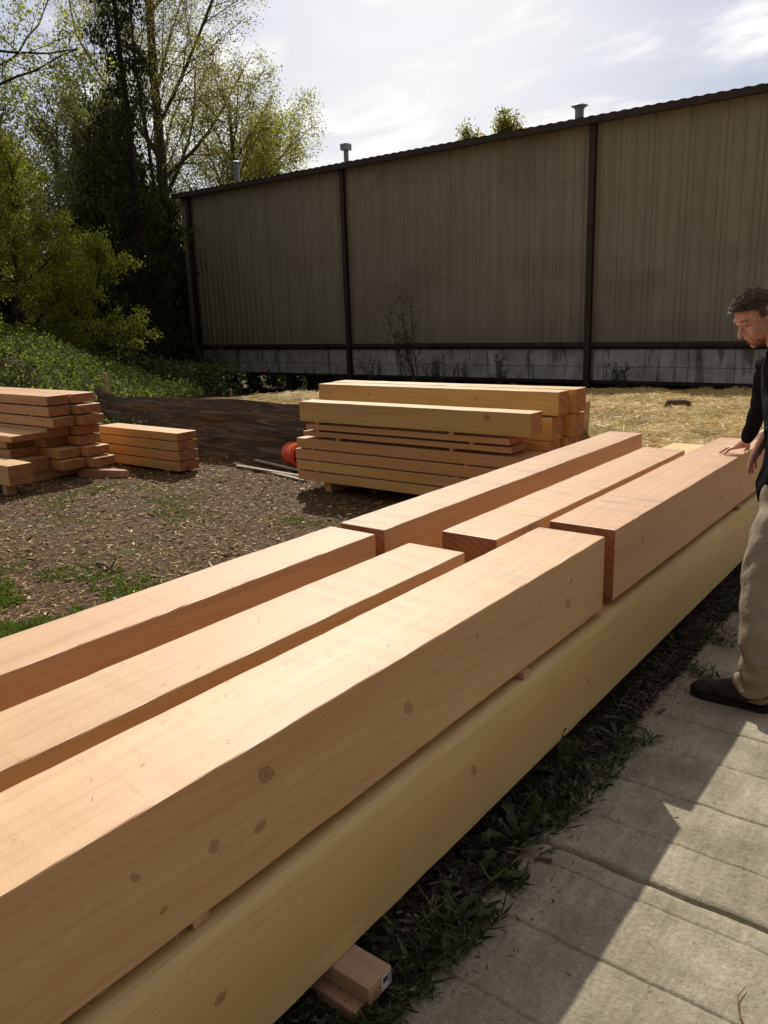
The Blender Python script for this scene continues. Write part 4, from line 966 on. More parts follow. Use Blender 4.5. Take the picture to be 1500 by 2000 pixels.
# straw
k = 70000
x = rng.uniform(-13.0, 3.5, k*2); y = 7.1 + 11.0 * rng.uniform(0, 1, k*2) ** 1.35
edge = 7.35 + 0.35*vnoise(x, x*0, 0.8, 41); inb = (y > edge) & (x > -12.3 + vnoise(y, y*0, 1., 42))
x, y = x[inb][:k], y[inb][:k]
z = ground(x, y) + np.abs(rng.normal(size=len(x)))*0.018 + 0.004
a = rng.uniform(0, 2*math.pi, len(x)); D = np.stack([np.cos(a), np.sin(a), rng.normal(size=len(x))*.22], 1)
o = link('straw_cover', np_mesh('straw', strips(np.stack([x, y, z], 1), rng.uniform(.07, .26, len(x)), rng.uniform(.004, .010, len(x)), D, rng.normal(size=D.shape)*.5 + [0, -.3, 1]), 4), M_STRAW)
tag(o, 'loose golden straw spread over the ground before the shed', 'straw', kind='stuff')
mb = MB()
prof = [(-.28, -.12), (.25, -.14), (.30, .05), (.12, .16), (-.22, .14)]
vs = [(a, c, 0) for a, c in prof] + [(a*.8 + .02, c*.8, .17 + .03*math.sin(i*2)) for i, (a, c) in enumerate(prof)]
mb.add(vs, [(4,3,2,1,0), (5,6,7,8,9)] + [(i, (i+1) % 5, (i+1) % 5 + 5, i+5) for i in range(5)])
o = mb.build('stump', simple('old stump wood', (0.13, 0.085, 0.05), .9, .4, 9, bump=.6)); o.scale = (.8, .8, .8); o.location = (-4.35, 13.9, gz(-4.35, 13.9) - .05); tag(o, 'rough brown stump half buried in the straw', 'stump')

# wood chip mulch
k = 140000
x = rng.uniform(-11, -2.1, k); y = 0.6 + 6.8 * rng.uniform(0, 1, k) ** 1.1
z = ground(x, y) + rng.uniform(0.001, .014, k)
a = rng.uniform(0, 2*math.pi, k); D = np.stack([np.cos(a), np.sin(a), rng.normal(size=k)*.16], 1)
L = .007 + .038 * rng.uniform(0, 1, k)**2 ; L = L * np.where(rng.uniform(0, 1, k) > .97, 2.2, 1)
o = link('wood_chips', np_mesh('chips', strips(np.stack([x, y, z], 1), L, L*rng.uniform(.12, .4, k), D, rng.normal(size=D.shape)*.35 + [0, 0, 1]), 4), M_CHIP)
tag(o, 'brown wood chip mulch scattered over the yard', 'mulch', kind='stuff')
# fallen branch in the mulch
mb = MB(); b0 = np.array([-4.95, 2.98, gz(-4.95, 2.98) + .02]); b1 = np.array([-4.62, 2.90, gz(-4.62, 2.9) + .03])
mb.tube([b0, b0*.6 + b1*.4 + [0, .01, .008], b1], [.012, .011, .006], 6); mb.tube([b1*.8 + b0*.2, b1*.8 + b0*.2 + [.0, .05, .06], b1*.8 + b0*.2 + [.05, .1, .10]], [.006, .005, .002], 5)
o = mb.build('fallen_branch', M_BARK, smooth=True); tag(o, 'short broken branch lying on the wood chips, left of the near timbers', 'branch')

# grass patches in the yard
def patch(n, fx, fy, h, name, mat, label, cat='grass'):
    x = fx; y = fy; z = ground(x, y); k = len(x); Hh = h * rng.uniform(.4, 1.2, k)
    a = rng.uniform(0, 2*math.pi, k); t = rng.uniform(.4, 2.4, k)
    D = np.stack([np.cos(a)*t, np.sin(a)*t, np.ones(k)], 1); D = nrm(D)
    C = np.stack([x, y, z], 1) + D * Hh[:, None] * .5
    o = link(name, np_mesh(name, leaves(C, Hh, Hh*rng.uniform(.10, .3, k), D), 4), mat); tag(o, label, cat, kind='stuff')
def blob(n, cx, cy, rx, ry, thr=0.0, seed=50):
    x = cx + rng.normal(size=n*3)*rx; y = cy + rng.normal(size=n*3)*ry; ok = vnoise(x, y, .35, seed) + .5*vnoise(x, y, .12, seed+1) > thr; return x[ok][:n], y[ok][:n]
x1, y1 = blob(42000, -4.25, 2.02, .60, .42, -0.16); ok = (x1 < -2.3) 
patch(0, x1[ok], y1[ok], .040, 'grass', M_GRASS, 'green grass and clover patch beside the near timbers at the left edge')
x1, y1 = blob(9000, -6.6, 4.25, .65, .30, 0.08); patch(0, x1, y1, .026, 'grass', M_GRASS, 'thin green grass patch in the middle of the wood chips')
x1, y1 = blob(900, -4.6, 4.7, .15, .1, 0.0); patch(0, x1, y1, .03, 'grass', M_GRASS, 'tiny tuft of green in the chips before the centre stack')

# weeds and litter between bottom timber and walkway
k = 17000
y = rng.uniform(0.2, 6.4, k); w = 0.11 + .09*vnoise(y, y*0, .35, 61) + 0.10*ss((y-2.2)/1.0)
x = -1.20 + rng.uniform(0, 1, k)**1.0 * (w + .14); z = np.where(x > -1.04, .004, ground(x, y) + .02)
kk = rng.uniform(0, 1, k); Hh = rng.uniform(.015, .06, k) * (1 + .35*(y < 2.3))
a = rng.uniform(0, 2*math.pi, k); tl = rng.uniform(.5, 3.0, k); D = nrm(np.stack([np.cos(a)*tl, np.sin(a)*tl, np.ones(k)], 1))
C = np.stack([x, y, z], 1) + D*Hh[:, None]*.5
mk = (vnoise(x, y, .22, 71) + .6*vnoise(x, y, .09, 72) > -.18 + .32*ss((y - 2.2)/.8)); C, D, Hh = C[mk], D[mk], Hh[mk]; k = len(C)
VV = [leaves(C, Hh, Hh*rng.uniform(.05, .22, k), D)]
for i in range(130):      # broad toothed leaves lying among the blades
    yy = rng.uniform(.5, 2.9); xx = -1.17 + abs(rng.normal())*.10*(1.25 - .25*yy/3); zz = .004 if xx > -1.04 else gz(xx, yy) + .01
    a_ = rng.uniform(0, 2*math.pi); l_ = rng.uniform(.05, .13); d_ = np.array([math.cos(a_), math.sin(a_), 0]); s_ = np.array([-d_[1], d_[0], 0]); e_ = rng.uniform(.15, .9); P_ = []
    for j in range(8):
        u_ = j/7; w_ = l_*.085*(math.sin(math.pi*min(1, u_*.96 + .03))**.6)*(.55 + .75*(j % 2))*(.5 + u_)
        c_ = np.array([xx, yy, zz]) + d_*l_*u_ + np.array([0, 0, l_*e_*u_*(1 - .8*u_)]); P_.append((c_ + s_*w_ + [0, 0, w_*.3], c_, c_ - s_*w_ + [0, 0, w_*.3]))
    for j in range(7):
        A_, B_ = P_[j], P_[j+1]; VV.append(np.array([A_[0], A_[1], B_[1], B_[0], A_[1], A_[2], B_[2], B_[1]]))
o = link('weeds', np_mesh('weeds', np.concatenate(VV), 4), M_WEED); tag(o, 'dark low weeds and grass along the bottom timber by the walkway', 'weeds', kind='stuff')
k = 16000
y = rng.uniform(0.2, 6.4, k); x = -1.2 + np.abs(rng.normal(size=k)) * .14; z = np.where(x > -1.04, .006, ground(x, y) + .03) + rng.uniform(0, .012, k)
a = rng.uniform(0, 2*math.pi, k); D = np.stack([np.cos(a), np.sin(a), rng.normal(size=k)*.25], 1); L = rng.uniform(.006, .045, k) * np.where(x > -1.0, .38, 1)
o = link('litter', np_mesh('litter', strips(np.stack([x, y, z], 1), L, L*rng.uniform(.08, .35, k), D, rng.normal(size=D.shape)*.3 + [0, 0, 1]), 4),
         island('dead litter', [(0, (0.02, 0.015, 0.010)), (0.7, (0.055, 0.042, 0.027)), (0.93, (0.12, 0.095, 0.06)), (1, (0.28, 0.23, 0.15))], .85)); tag(o, 'dead grass and bark litter along the walkway edge', 'litter', kind='stuff')
k = 220
y = rng.uniform(0.3, 5, k); x = rng.uniform(-1.0, .2, k) ; x = -1.0 + (x + 1.0) * rng.uniform(0, 1, k); D = rng.normal(size=(k, 3)); D[:, 2] *= .1; L = rng.uniform(.003, .010, k)
o = link('litter', np_mesh('crumbs', strips(np.stack([x, y, np.full(k, .008)], 1), L, L*.4, D, np.tile([0, 0, 1.], (k, 1))), 4), M_CHIP); tag(o, 'tiny bark crumbs scattered over the concrete walkway', 'litter', kind='stuff')

k = 260
y = rng.uniform(.4, 4.2, k); x = -1.12 + np.abs(rng.normal(size=k)) * .09; D = np.stack([rng.normal(size=k), rng.normal(size=k), rng.uniform(.05, .9, k)], 1); L = rng.uniform(.03, .11, k)
o = link('dry_stems', np_mesh('dry_stems', strips(np.stack([x, y, np.full(k, .015)], 1) + nrm(D)*L[:, None]*.4, L, np.full(k, .0018), D, rng.normal(size=(k, 3))), 4), island('dry stems', [(0, (.12, .09, .05)), (1, (.38, .32, .20))], .8)); tag(o, 'thin dry stems standing among the weeds by the bottom timber', 'dry stems', kind='stuff')

def rosette(x, y, n, L, label, up_=0.5, z=None):
    """dandelion-like plant with toothed leaves"""
    zb = (0.0 if x > -1.04 else gz(x, y)) if z is None else z
    root = empty('weed_plant', (x, y, zb)); tag(root, label, 'weed', 'broad leaved weeds at the timber foot')
    for i in range(n):
        a = 2*math.pi*i/n + rng.uniform(-.4, .4); l = L*rng.uniform(.7, 1.25); d = Vector((math.cos(a), math.sin(a), 0)); sd = Vector((-d.y, d.x, 0)); e = up_*rng.uniform(.4, 1.5)
        vs = []; fs = []; m_ = 9
        for j in range(m_ + 1):
            u = j/m_; w = l*0.095*math.sin(math.pi*min(1, u*1.02))**.7*(0.55 + 0.6*(j % 2)) * (0.5 + u*.8) + .0012
            c = d*(l*u*(1 - .25*u*e)) + Vector((0, 0, l*e*u*(1 - .75*u)))
            vs += [c + sd*w + Vector((0, 0, w*.35)), c, c - sd*w + Vector((0, 0, w*.35))]
        for j in range(m_): fs += [(3*j, 3*j+1, 3*j+4, 3*j+3), (3*j+1, 3*j+2, 3*j+5, 3*j+4)]
        mb = MB(); mb.add(vs, fs); q = mb.build('leaf', M_WEED, None, smooth=True); q.parent = root
    return root
rosette(-1.10, 1.42, 11, .17, 'largest broad leaved weed right beside the labelled stud', .8)
rosette(-1.06, 1.72, 11, .17, 'broad leaved weed second along the walkway edge from the labelled stud', .9)
rosette(-1.02, 1.55, 9, .13, 'weed with drooping leaves on the concrete edge next to the labelled stud', .5)
rosette(-1.12, 2.02, 9, .15, 'weed under the long timber near the deep walkway joint', .8)
rosette(-1.10, 2.42, 9, .19, 'tall weed whose leaf stands up in front of the bottom timber', 1.5)
rosette(-1.02, 2.75, 8, .12, 'small weed on the walkway edge halfway to the man', .5)
rosette(-1.04, 1.98, 7, .20, 'upright weed with one long pale stem leaning over the walkway', 1.6)
rosette(-4.05, 2.55, 8, .14, 'bright green broad leaved weed at the far edge of the left grass patch', .6)

# splinters and chips on the timbers
k = 260
rows_ = [(-2.235, -1.985, -.4, 2.47, .767), (-1.795, -1.535, 0, 2.45, .764), (-1.455, -1.165, 0, 2.9, .769), (-2.235, -1.99, 2.55, 5.6, .767), (-1.775, -1.512, 2.66, 5.0, .767), (-1.46, -1.165, 3.02, 5.6, .770)]
Cs = []; 
for i in range(k):
    a = rows_[rng.integers(0, 6)]; Cs.append((rng.uniform(a[0]+.01, a[1]-.01), rng.uniform(a[2], a[3]), a[4]))
D = rng.normal(size=(k, 3)); D[:, 2] *= .03; L = rng.uniform(.003, .016, k)
o = link('splinters', np_mesh('spl', strips(np.array(Cs) + [0, 0, .0015], L*.7, L*.10 + .0005, D, np.tile([0, 0, 1.], (k, 1))), 4), island('dark bits', [(0, (.05, .035, .02)), (1, (.28, .17, .09))], .8)); tag(o, 'dark splinters and bits lying on top of the long timbers', 'splinters', kind='stuff')
k = 700
Cs = []; Ds = []
for i in range(k):
    a = [(-1.775, 2.7, 5.0, .766), (-1.46, 3.1, 5.6, .769), (-1.99, 2.9, 5.6, .764), (-1.165, 0.5, 2.9, .462), (-1.165, 3.0, 5.5, .462), (-1.165, 3.0, 5.4, .768), (-1.99, 0.2, 2.4, .765), (-2.235, 3.2, 5.6, .766)][int(rng.choice(8, p=[.25, .17, .1, .2, .12, .04, .04, .08]))]
    Cs.append((a[0] + rng.normal()*.002, rng.uniform(a[1], a[2]), a[3])); low = a[3] < .5
    Ds.append((rng.normal()*.6 - (0 if not low else -.6), rng.normal(), (-.5 if low else .5) + rng.normal()*.3))
o = link('wood_fuzz', np_mesh('fuzz', strips(np.array(Cs), rng.uniform(.006, .022, k), np.full(k, .0009), np.array(Ds), rng.normal(size=(k, 3))), 4), island('pale fibres', [(0, (.45, .28, .15)), (1, (.75, .58, .36))], .8)); tag(o, 'pale wood fibres standing along the sawn timber edges', 'wood fibres', kind='stuff')
for (x, y, r_, L, lb) in [(-.93, 1.93, .4, .055, 'reddish bark chip lying by the deep joint in the walkway'), (-.95, 3.05, 1.2, .05, 'dark bark scrap on the concrete next to the shoe'), (-.30, 1.72, 1.9, .12, 'thin curved twig on the sunlit concrete at the right edge')]:
    mb = MB()
    if L > .1: mb.tube([(-.06, 0, 0.004), (-.02, .014, .008), (.03, .012, .006), (.07, -.01, .004)], [.0022, .002, .0018, .001], 5)
    else: mb.add([(-L/2, -.007, 0), (L/2, -.004, 0), (L/2*.8, .008, 0), (-L/2*.9, .006, 0), (-L/2, -.005, .008), (L/2*.9, -.003, .011), (L/2*.7, .006, .008), (-L/2*.8, .005, .007)], [(3,2,1,0), (4,5,6,7), (0,1,5,4), (1,2,6,5), (2,3,7,6), (3,0,4,7)])
    o = mb.build('twig' if L > .1 else 'bark_scrap', simple('bark scrap', (.2, .1, .05), .8, .3, 30)); o.location = (x, y, .006); o.rotation_euler.z = r_; tag(o, lb, 'twig' if L > .1 else 'bark scrap')

# ------------------------------------------------------------------ the man
def cap_prim(bm_v, bm_f, p0, p1, r0, r1, n=14, m_=6):
    """tapered capsule"""
    p0 = np.array(p0, float); p1 = np.array(p1, float); d = p1 - p0; L = np.linalg.norm(d); d = d / max(L, 1e-9)
    a = np.cross(d, [0, 0, 1.0]); a = a if np.linalg.norm(a) > 1e-3 else np.array([1.0, 0, 0]); a /= np.linalg.norm(a); b_ = np.cross(d, a)
    rings = [(-r0*math.cos(t), r0*math.sin(t)) for t in np.linspace(0.05, math.pi/2, m_)] + [(L + r1*math.sin(t), r1*math.cos(t)) for t in np.linspace(0, math.pi/2 - .05, m_)]
    base = len(bm_v)
    for (s, r) in rings:
        for k in range(n):
            th = 2*math.pi*k/n; bm_v.append(tuple(p0 + d*s + a*(r*math.cos(th)) + b_*(r*math.sin(th))))
    for i in range(len(rings) - 1):
        for k in range(n): bm_f.append((base+i*n+k, base+i*n+(k+1) % n, base+(i+1)*n+(k+1) % n, base+(i+1)*n+k))
    bm_f.append(tuple(base + k for k in reversed(range(n)))); bm_f.append(tuple(base + (len(rings)-1)*n + k for k in range(n)))
def ell_prim(bm_v, bm_f, c, ax, n=20, m_=12):
    """ellipsoid, ax = three axis vectors scaled by radii"""
    c = np.array(c, float); ax = [np.array(a, float) for a in ax]; base = len(bm_v)
    for i in range(m_ + 1):
        t = 0.04 + (math.pi - 0.08)*i/m_
        for k in range(n):
            th = 2*math.pi*k/n; bm_v.append(tuple(c + ax[0]*math.sin(t)*math.cos(th) + ax[1]*math.sin(t)*math.sin(th) + ax[2]*math.cos(t)))
    for i in range(m_):
        for k in range(n): bm_f.append((base+i*n+k, base+(i+1)*n+k, base+(i+1)*n+(k+1) % n, base+i*n+(k+1) % n))
    bm_f.append(tuple(base + k for k in range(n))); bm_f.append(tuple(base + m_*n + k for k in reversed(range(n))))
def fused(name, prims, voxel, smooth_it, mat, parent, disp=None):
    V_, F_ = [], []
    for pr in prims:
        if pr[0] == 'c': cap_prim(V_, F_, *pr[1:])
        else: ell_prim(V_, F_, *pr[1:])
    me = bpy.data.meshes.new(name); me.from_pydata(V_, [], F_); me.update()
    bm = bmesh.new(); bm.from_mesh(me); bmesh.ops.recalc_face_normals(bm, faces=bm.faces); bm.to_mesh(me); bm.free()
    ob = bpy.data.objects.new(name, me); COL.objects.link(ob)
    r = ob.modifiers.new('r', 'REMESH'); r.mode = 'VOXEL'; r.voxel_size = voxel; r.use_smooth_shade = True
    s = ob.modifiers.new('s', 'SMOOTH'); s.factor = 0.5; s.iterations = smooth_it
    dg = bpy.context.evaluated_depsgraph_get(); me2 = bpy.data.meshes.new_from_object(ob.evaluated_get(dg))
    bpy.data.objects.remove(ob)
    if disp:
        n_ = len(me2.vertices); co = np.empty(n_*3, np.float32); me2.vertices.foreach_get('co', co); no = np.empty(n_*3, np.float32); me2.vertices.foreach_get('normal', no)
        co = co.reshape(-1, 3); no = no.reshape(-1, 3); co += no * disp(co)[:, None]; me2.vertices.foreach_set('co', co.ravel()); me2.update()
    me2.name = name
    me2.materials.clear()
    o = link(name, me2, mat, parent, smooth=True)
    return o
M_SKIN = simple('skin', (0.66, 0.37, 0.26), 0.48, 0.16, 55, spec=0.45)
for n_ in M_SKIN.node_tree.nodes:
    if n_.type == 'BSDF_PRINCIPLED': n_.inputs['Subsurface Weight'].default_value = 0.15; n_.inputs['Subsurface Radius'].default_value = (0.02, 0.008, 0.004); n_.inputs['Subsurface Scale'].default_value = 0.5
M_JACK = simple('black soft jacket', (0.006, 0.006, 0.009), 0.85, 0.3, 14, bump=0.4, spec=0.08)
M_KHAKI = simple('khaki cotton trousers', (0.30, 0.235, 0.16), 0.85, 0.16, 9, bump=0.35)
M_SHOE = simple('dark worn leather', (0.022, 0.018, 0.016), 0.6, 0.3, 14)
M_SOLE = simple('black rubber sole', (0.012, 0.012, 0.012), 0.8, 0.2, 20)
M_HAIR = island('short brown hair', [(0, (.09, .06, .038)), (.6, (.19, .135, .09)), (1, (.42, .35, .27))], .45, spec=.5)
M_BEARD = simple('short reddish beard', (0.17, 0.065, 0.035), 0.8, 0.35, 60)

Pv = np.array([-.64, 3.84, .95]); Ch = np.array([-.74, 4.10, 1.25]); NB = np.array([-.815, 4.215, 1.41])
ShR = np.array([-.935, 4.42, 1.34]); ShL = np.array([-.665, 4.04, 1.36])
ElR = np.array([-1.02, 4.69, 1.105]); WrR = np.array([-1.125, 4.925, .875])
ElL = np.array([-.575, 3.86, 1.13]); WrL = np.array([-.80, 3.80, 1.075])
HiL = np.array([-.66, 3.76, .93]); HiR = np.array([-.62, 3.92, .93]); KnL = np.array([-.70, 3.47, .51]); KnR = np.array([-.60, 4.06, .5])
AnL = np.array([-.655, 3.30, .105]); AnR = np.array([-.50, 4.14, .10])
# head frame
hf = np.array([-.55, -.58, -.60]); hf /= np.linalg.norm(hf)
hs_ = np.cross(hf, [0, 0, 1.0]); hs_ /= np.linalg.norm(hs_); hu = np.cross(hs_, hf)
HC = np.array([-.958, 4.200, 1.588]); HS = 1.07
def hp(f_, s_, u_): return HC + (hf*f_ + hs_*s_ + hu*u_) * HS
def hax(a, b_, c): return [hf*a*HS, hs_*b_*HS, hu*c*HS]
body = []
body += [('e', hp(-.010, 0, .030), hax(.100, .078, .092)), ('e', hp(.030, 0, -.035), hax(.066, .062, .085)), ('e', hp(.048, 0, -.078), hax(.046, .042, .036)),
         ('c', hp(.086, 0, .020), hp(.116, 0, -.022), .0075*HS, .0125*HS), ('e', hp(.100, .012, -.024), hax(.010, .009, .007)), ('e', hp(.100, -.012, -.024), hax(.010, .009, .007)),
         ('c', hp(.080, .036, .032), hp(.080, -.036, .032), .013, .013), ('c', hp(.091, .018, -.053), hp(.091, -.018, -.053), .0075, .0075), ('c', hp(.089, .015, -.064), hp(.089, -.015, -.064), .0075, .0075),
         ('e', hp(.078, 0, -.094), hax(.020, .022, .018)), ('e', hp(.062, .040, -.022), hax(.026, .022, .024)), ('e', hp(.062, -.040, -.022), hax(.026, .022, .024)),
         ('e', hp(.074, .031, .010), hax(.012, .014, .010)), ('e', hp(.074, -.031, .010), hax(.012, .014, .010)),
         ('e', hp(-.008, .076, -.005), hax(.019, .010, .031)), ('e', hp(-.008, -.076, -.005), hax(.019, .010, .031)),
         ('c', hp(-.035, 0, -.04), NB, .060, .066)]
body += [('c', NB, Ch, .07, .12), ('c', Ch, Pv, .13, .13), ('c', ShR, ShL, .05, .05), ('c', ShR, ElR, .048, .038), ('c', ElR, WrR, .038, .027), ('c', ShL, ElL, .048, .038), ('c', ElL, WrL, .038, .027),
         ('c', HiL, KnL, .08, .055), ('c', KnL, AnL, .052, .036), ('c', HiR, KnR, .08, .055), ('c', KnR, AnR, .052, .036), ('c', AnL, AnL + [-.13, -.005, -.065], .030, .022), ('c', AnR, AnR + [-.13, 0, -.065], .030, .022)]
def hand(wr, kn, spread, tips, thumb_root, thumb_mid, thumb_tip):
    """palm from wrist to knuckle line, fingers with one mid joint each"""
    out = []
    for i, (tip, mid) in enumerate(tips):
        k = kn + spread * (i - 1.5)
        out += [('c', wr + spread*(i-1.5)*.45, k, .015, .0115), ('c', k, mid, .0100, .0088), ('c', mid, tip, .0086, .0070)]
    out += [('c', wr, thumb_root, .016, .014), ('c', thumb_root, thumb_mid, .0125, .0105), ('c', thumb_mid, thumb_tip, .0102, .008)]
    return out
zt = .7765
KnuR = np.array([-1.190, 4.995, .812])
body += hand(WrR, KnuR, np.array([.010, .020, .0]),
             [(np.array([-1.250, 4.930, zt]), np.array([-1.232, 4.955, .802])), (np.array([-1.285, 4.965, zt]), np.array([-1.248, 4.980, .806])),
              (np.array([-1.295, 5.01, zt]), np.array([-1.252, 5.008, .804])), (np.array([-1.290, 5.060, zt]), np.array([-1.250, 5.045, .798]))],
             WrR + [-.005, .035, -.060], np.array([-1.150, 5.04, .802]), np.array([-1.175, 5.085, .779]))
KnuL = WrL + np.array([-.028, .0, -.085])
body += hand(WrL, KnuL, np.array([.004, .021, .0]),
             [(KnuL + [-.020, -.034, -.078], KnuL + [-.016, -.032, -.040]), (KnuL + [-.020, -.011, -.092], KnuL + [-.020, -.011, -.048]), (KnuL + [-.014, .013, -.090], KnuL + [-.018, .012, -.046]), (KnuL + [-.006, .036, -.072], KnuL + [-.012, .034, -.036])],
             WrL + [.014, .028, -.04], WrL + [.0, .055, -.075], WrL + [-.006, .062, -.108])
man = fused('person', body, 0.0042, 3, M_SKIN, None)
tag(man, 'man in a black jacket and khaki trousers leaning over, one hand on the far timber', 'person')

def folds(a1, s1, seed):
    def f_(co):
        return np.array([a1 * (mnoise.noise(Vector((p[0]*s1 + seed, p[1]*s1, p[2]*s1*.55))) + .5*mnoise.noise(Vector((p[0]*s1*2.3, p[1]*s1*2.3 + seed, p[2]*s1*1.4)))) for p in co])
    return f_
# trousers: hips, two legs breaking over the shoes
tr_ = [('c', HiL, KnL, .103, .082), ('c', KnL, AnL + [.012, 0, .10], .080, .068), ('c', AnL + [.012, 0, .10], AnL + [-.006, 0, -.005], .068, .070), ('c', AnL + [-.03, 0, .01], AnL + [.02, 0, -.01], .058, .064),
       ('c', HiR, KnR, .103, .082), ('c', KnR, AnR + [0, 0, .06], .080, .072), ('c', AnR + [0, 0, .06], AnR + [0, 0, -.005], .074, .080), ('c', HiL, HiR, .12, .12), ('c', Pv, Pv + [0, 0, .08], .14, .13)]
fused('trousers', tr_, 0.009, 4, M_KHAKI, man, lambda co: folds(.016, 9.0, 3.1)(co) + np.where(co[:, 2] < .30, .012*np.sin(co[:, 2]*85 + 3*np.sin(co[:, 1]*30))*(.30 - co[:, 2])/.2, 0))
jk = [('c', Pv + [.0, -.07, -.10], Pv + [0, 0, .05], .168, .150), ('c', HiL + [0, -.01, -.06], HiL + [0, 0, .12], .135, .12), ('c', Pv + [0, 0, .05], Ch, .145, .155), ('c', Ch, NB + [0, 0, -.08], .15, .11), ('c', ShR, ShL, .072, .072),
      ('c', ShR, ElR, .068, .052), ('c', ElR, WrR + [.008, -.02, .018], .050, .040), ('c', ShL, ElL, .068, .054), ('c', ElL, WrL + [.03, 0, .006], .052, .042), ('c', NB + [0, 0, -.05], NB + [-.012, .0, .008], .085, .074)]
jo = fused('jacket', jk, 0.009, 3, M_JACK, man, folds(.010, 11.0, 8.4))
for v in jo.data.vertices:
    if v.co.z < .785: v.co.z = .785 + (v.co.z - .785) * .04 + .006 * math.sin(v.co.x * 30)
for v in man.children[0].data.vertices:
    if v.co.z < .062: v.co.z = .062 + (v.co.z - .062) * .1
# collar flap
mb = MB(); vs = []; fs = []
for i in range(17):
    a = 2*math.pi*i/16; cx = hf*np.array([1, 1, 0]); cx /= np.linalg.norm(cx); sx_ = np.array([cx[1], -cx[0], 0])
    for (r_, h) in ((.078, .0), (.083, .036), (.096, .020), (.100, .004)):
        p = NB + cx*(r_*math.cos(a)) + sx_*(r_*math.sin(a)) + np.array([0, 0, h + .018*(-math.cos(a))*1.0]); vs.append(tuple(p))
for i in range(16):
    for j in range(3): fs.append((i*4+j, (i+1)*4+j, (i+1)*4+j+1, i*4+j+1))
mb.add(vs, fs); mb.build('collar', M_JACK, man, smooth=True)
# pale stitched tips of the collar
mb = MB()
for s_ in (-1, 1): mb.tube([NB + cx*.100 + sx_*s_*.020 + [0, 0, -.012], NB + cx*.093 + sx_*s_*.050 + [0, 0, -.004]], [.0022, .0022], 5)
mb.build('collar_trim', simple('pale collar piping', (.35, .36, .40), .5, .1, 10), man)
# shoes
def shoe(an):
    x, y = an[0], an[1]
    V_ = []
    prims = [('e', (x - .075, y, .052), [(.160, 0, 0), (0, .046, 0), (0, 0, .042)]), ('e', (x + .010, y, .068), [(.062, 0, 0), (0, .040, 0), (0, 0, .055)]), ('e', (x - .185, y, .040), [(.065, 0, 0), (0, .045, 0), (0, 0, .030)]),
             ('c', (x - .06, y, .075), (x + .01, y, .105), .036, .042), ('c', (x - .13, y, .058), (x - .03, y, .092), .034, .042)]
    def flat(co): return np.zeros(len(co))
    up_ = fused('shoe', prims, 0.006, 4, M_SHOE, man)
    mb = MB(); out = [(.072, .0), (.066, .028), (.03, .038), (-.05, .034), (-.13, .047), (-.20, .047), (-.243, .030), (-.255, 0), (-.243, -.030), (-.20, -.047), (-.13, -.047), (-.05, -.036), (.03, -.038), (.066, -.028)]
    n_ = len(out); vs = [(x + a, y + c, .002) for a, c in out] + [(x + a, y + c, .026 + .010*max(0, (-a - .15)/.1)) for a, c in out]
    mb.add(vs, [tuple(reversed(range(n_))), tuple(range(n_, 2*n_))] + [(i, (i+1) % n_, (i+1) % n_ + n_, i + n_) for i in range(n_)])
    s2 = mb.build('sole', M_SOLE, None); s2.parent = up_
shoe(AnL); shoe(AnR)
# hair: scalp cap and short strands
k = 16000; q = rng.normal(size=(k*3, 3)); q /= np.linalg.norm(q, axis=1, keepdims=True)
hl = (q[:, 2] > 0.10 + 0.62*np.clip(q[:, 0], 0, 1)**1.2 - .75*np.clip(-q[:, 0], 0, 1) + rng.normal(size=len(q))*.045) & ~((np.abs(q[:, 1]) > .86) & (q[:, 2] < .12))
hl |= (np.abs(q[:, 1]) > .62) & (q[:, 0] > .02) & (q[:, 0] < .34) & (q[:, 2] > -.22 + rng.normal(size=len(q))*.05) & (rng.uniform(0, 1, len(q)) < .75)
q = q[hl][:k]
Cw = np.array([hp(-.010 + a*.103, b_*.081, .030 + c*.096) for a, b_, c in q]); Nw = nrm(np.array([hf*a/.100 + hs_*b_/.078 + hu*c/.092 for a, b_, c in q]))
Dw = nrm(Nw*.32 + hf*.8 + hu*.15*0 + rng.normal(size=Nw.shape)*.14); L = rng.uniform(.010, .022, len(q)) * (1 + .9*np.clip(q[:, 0], 0, 1)*(q[:, 2] > .4))
link('hair', np_mesh('hair', strips(Cw + Dw*L[:, None]*.4, L, np.full(len(q), .0012), Dw, np.cross(Dw, rng.normal(size=Dw.shape))), 4), M_HAIR, man)
V_, F_ = [], []
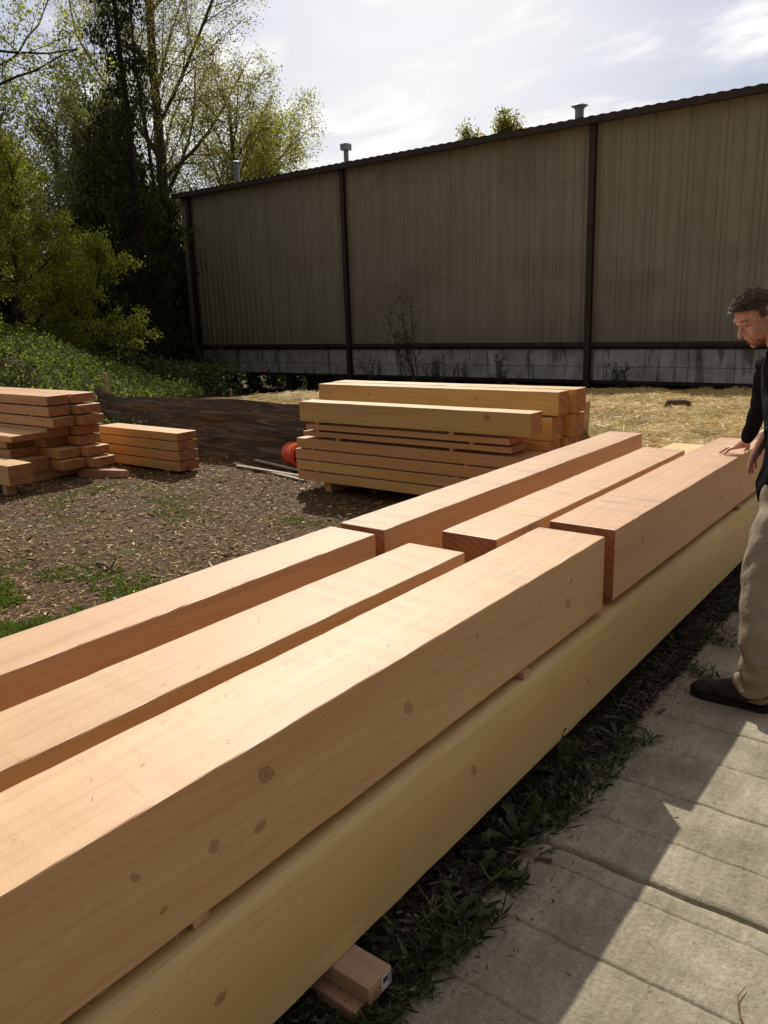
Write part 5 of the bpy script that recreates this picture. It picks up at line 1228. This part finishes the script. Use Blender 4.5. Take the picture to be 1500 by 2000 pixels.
ell_prim(V_, F_, hp(-.010, 0, .030), hax(.1035, .0815, .0955), 48, 32)
me = bpy.data.meshes.new('scalp'); me.from_pydata(V_, [], F_); bm = bmesh.new(); bm.from_mesh(me)
dl = []
for v in bm.verts:
    d = (np.array(v.co) - hp(-.010, 0, .030)) / HS; a, b_, c = d.dot(hf)/.1035, d.dot(hs_)/.0815, d.dot(hu)/.0955
    if not (c > 0.12 + 0.60*max(a, 0)**1.2 - .75*max(-a, 0)) or (abs(b_) > .86 and c < .14): dl.append(v)
bmesh.ops.delete(bm, geom=dl, context='VERTS'); bm.to_mesh(me); bm.free()
link('scalp', me, simple('dark hair roots', (.065, .042, .028), .7, .4, 60), man, smooth=True)
# brows, eyes, beard
mb = MB()
for s_ in (-1, 1): mb.tube([hp(.094, s_*.018, .036), hp(.091, s_*.034, .041), hp(.076, s_*.050, .036)], [.003, .0038, .002], 6)
mb.build('eyebrows', M_BEARD, man)
mb = MB()
for s_ in (-1, 1): mb.tube([hp(.086, s_*.020, .012), hp(.087, s_*.032, .009), hp(.078, s_*.044, .012)], [.0016, .0022, .0014], 6)
mb.build('eyelids', simple('eye lash line', (.05, .025, .018), .6, .1, 40), man)
mb = MB(); mb.tube([hp(.094, -.024, -.052), hp(.0985, -.008, -.059), hp(.0985, .008, -.059), hp(.094, .024, -.052)], [.0012, .0018, .0018, .0012], 6); mb.build('mouth_line', simple('lip line', (.16, .045, .035), .5, .1, 40), man)
k = 2600; q = rng.normal(size=(k, 3)); q /= np.linalg.norm(q, axis=1, keepdims=True); q = q[(q[:, 0] > -.3) & (q[:, 2] < .30)]
Cb = np.array([hp(.046 + a*.052, b_*.047, -.080 + c*.042) for a, b_, c in q]); Nb_ = nrm(np.array([hf*a/.05 + hs_*b_/.045 + hu*c/.04 for a, b_, c in q])); Db = nrm(Nb_*.6 - hu*.7 + rng.normal(size=Nb_.shape)*.2)
L = rng.uniform(.003, .007, len(q)); link('beard', np_mesh('beard', strips(Cb, L, np.full(len(q), .0012), Db, Nb_), 4), M_BEARD, man)
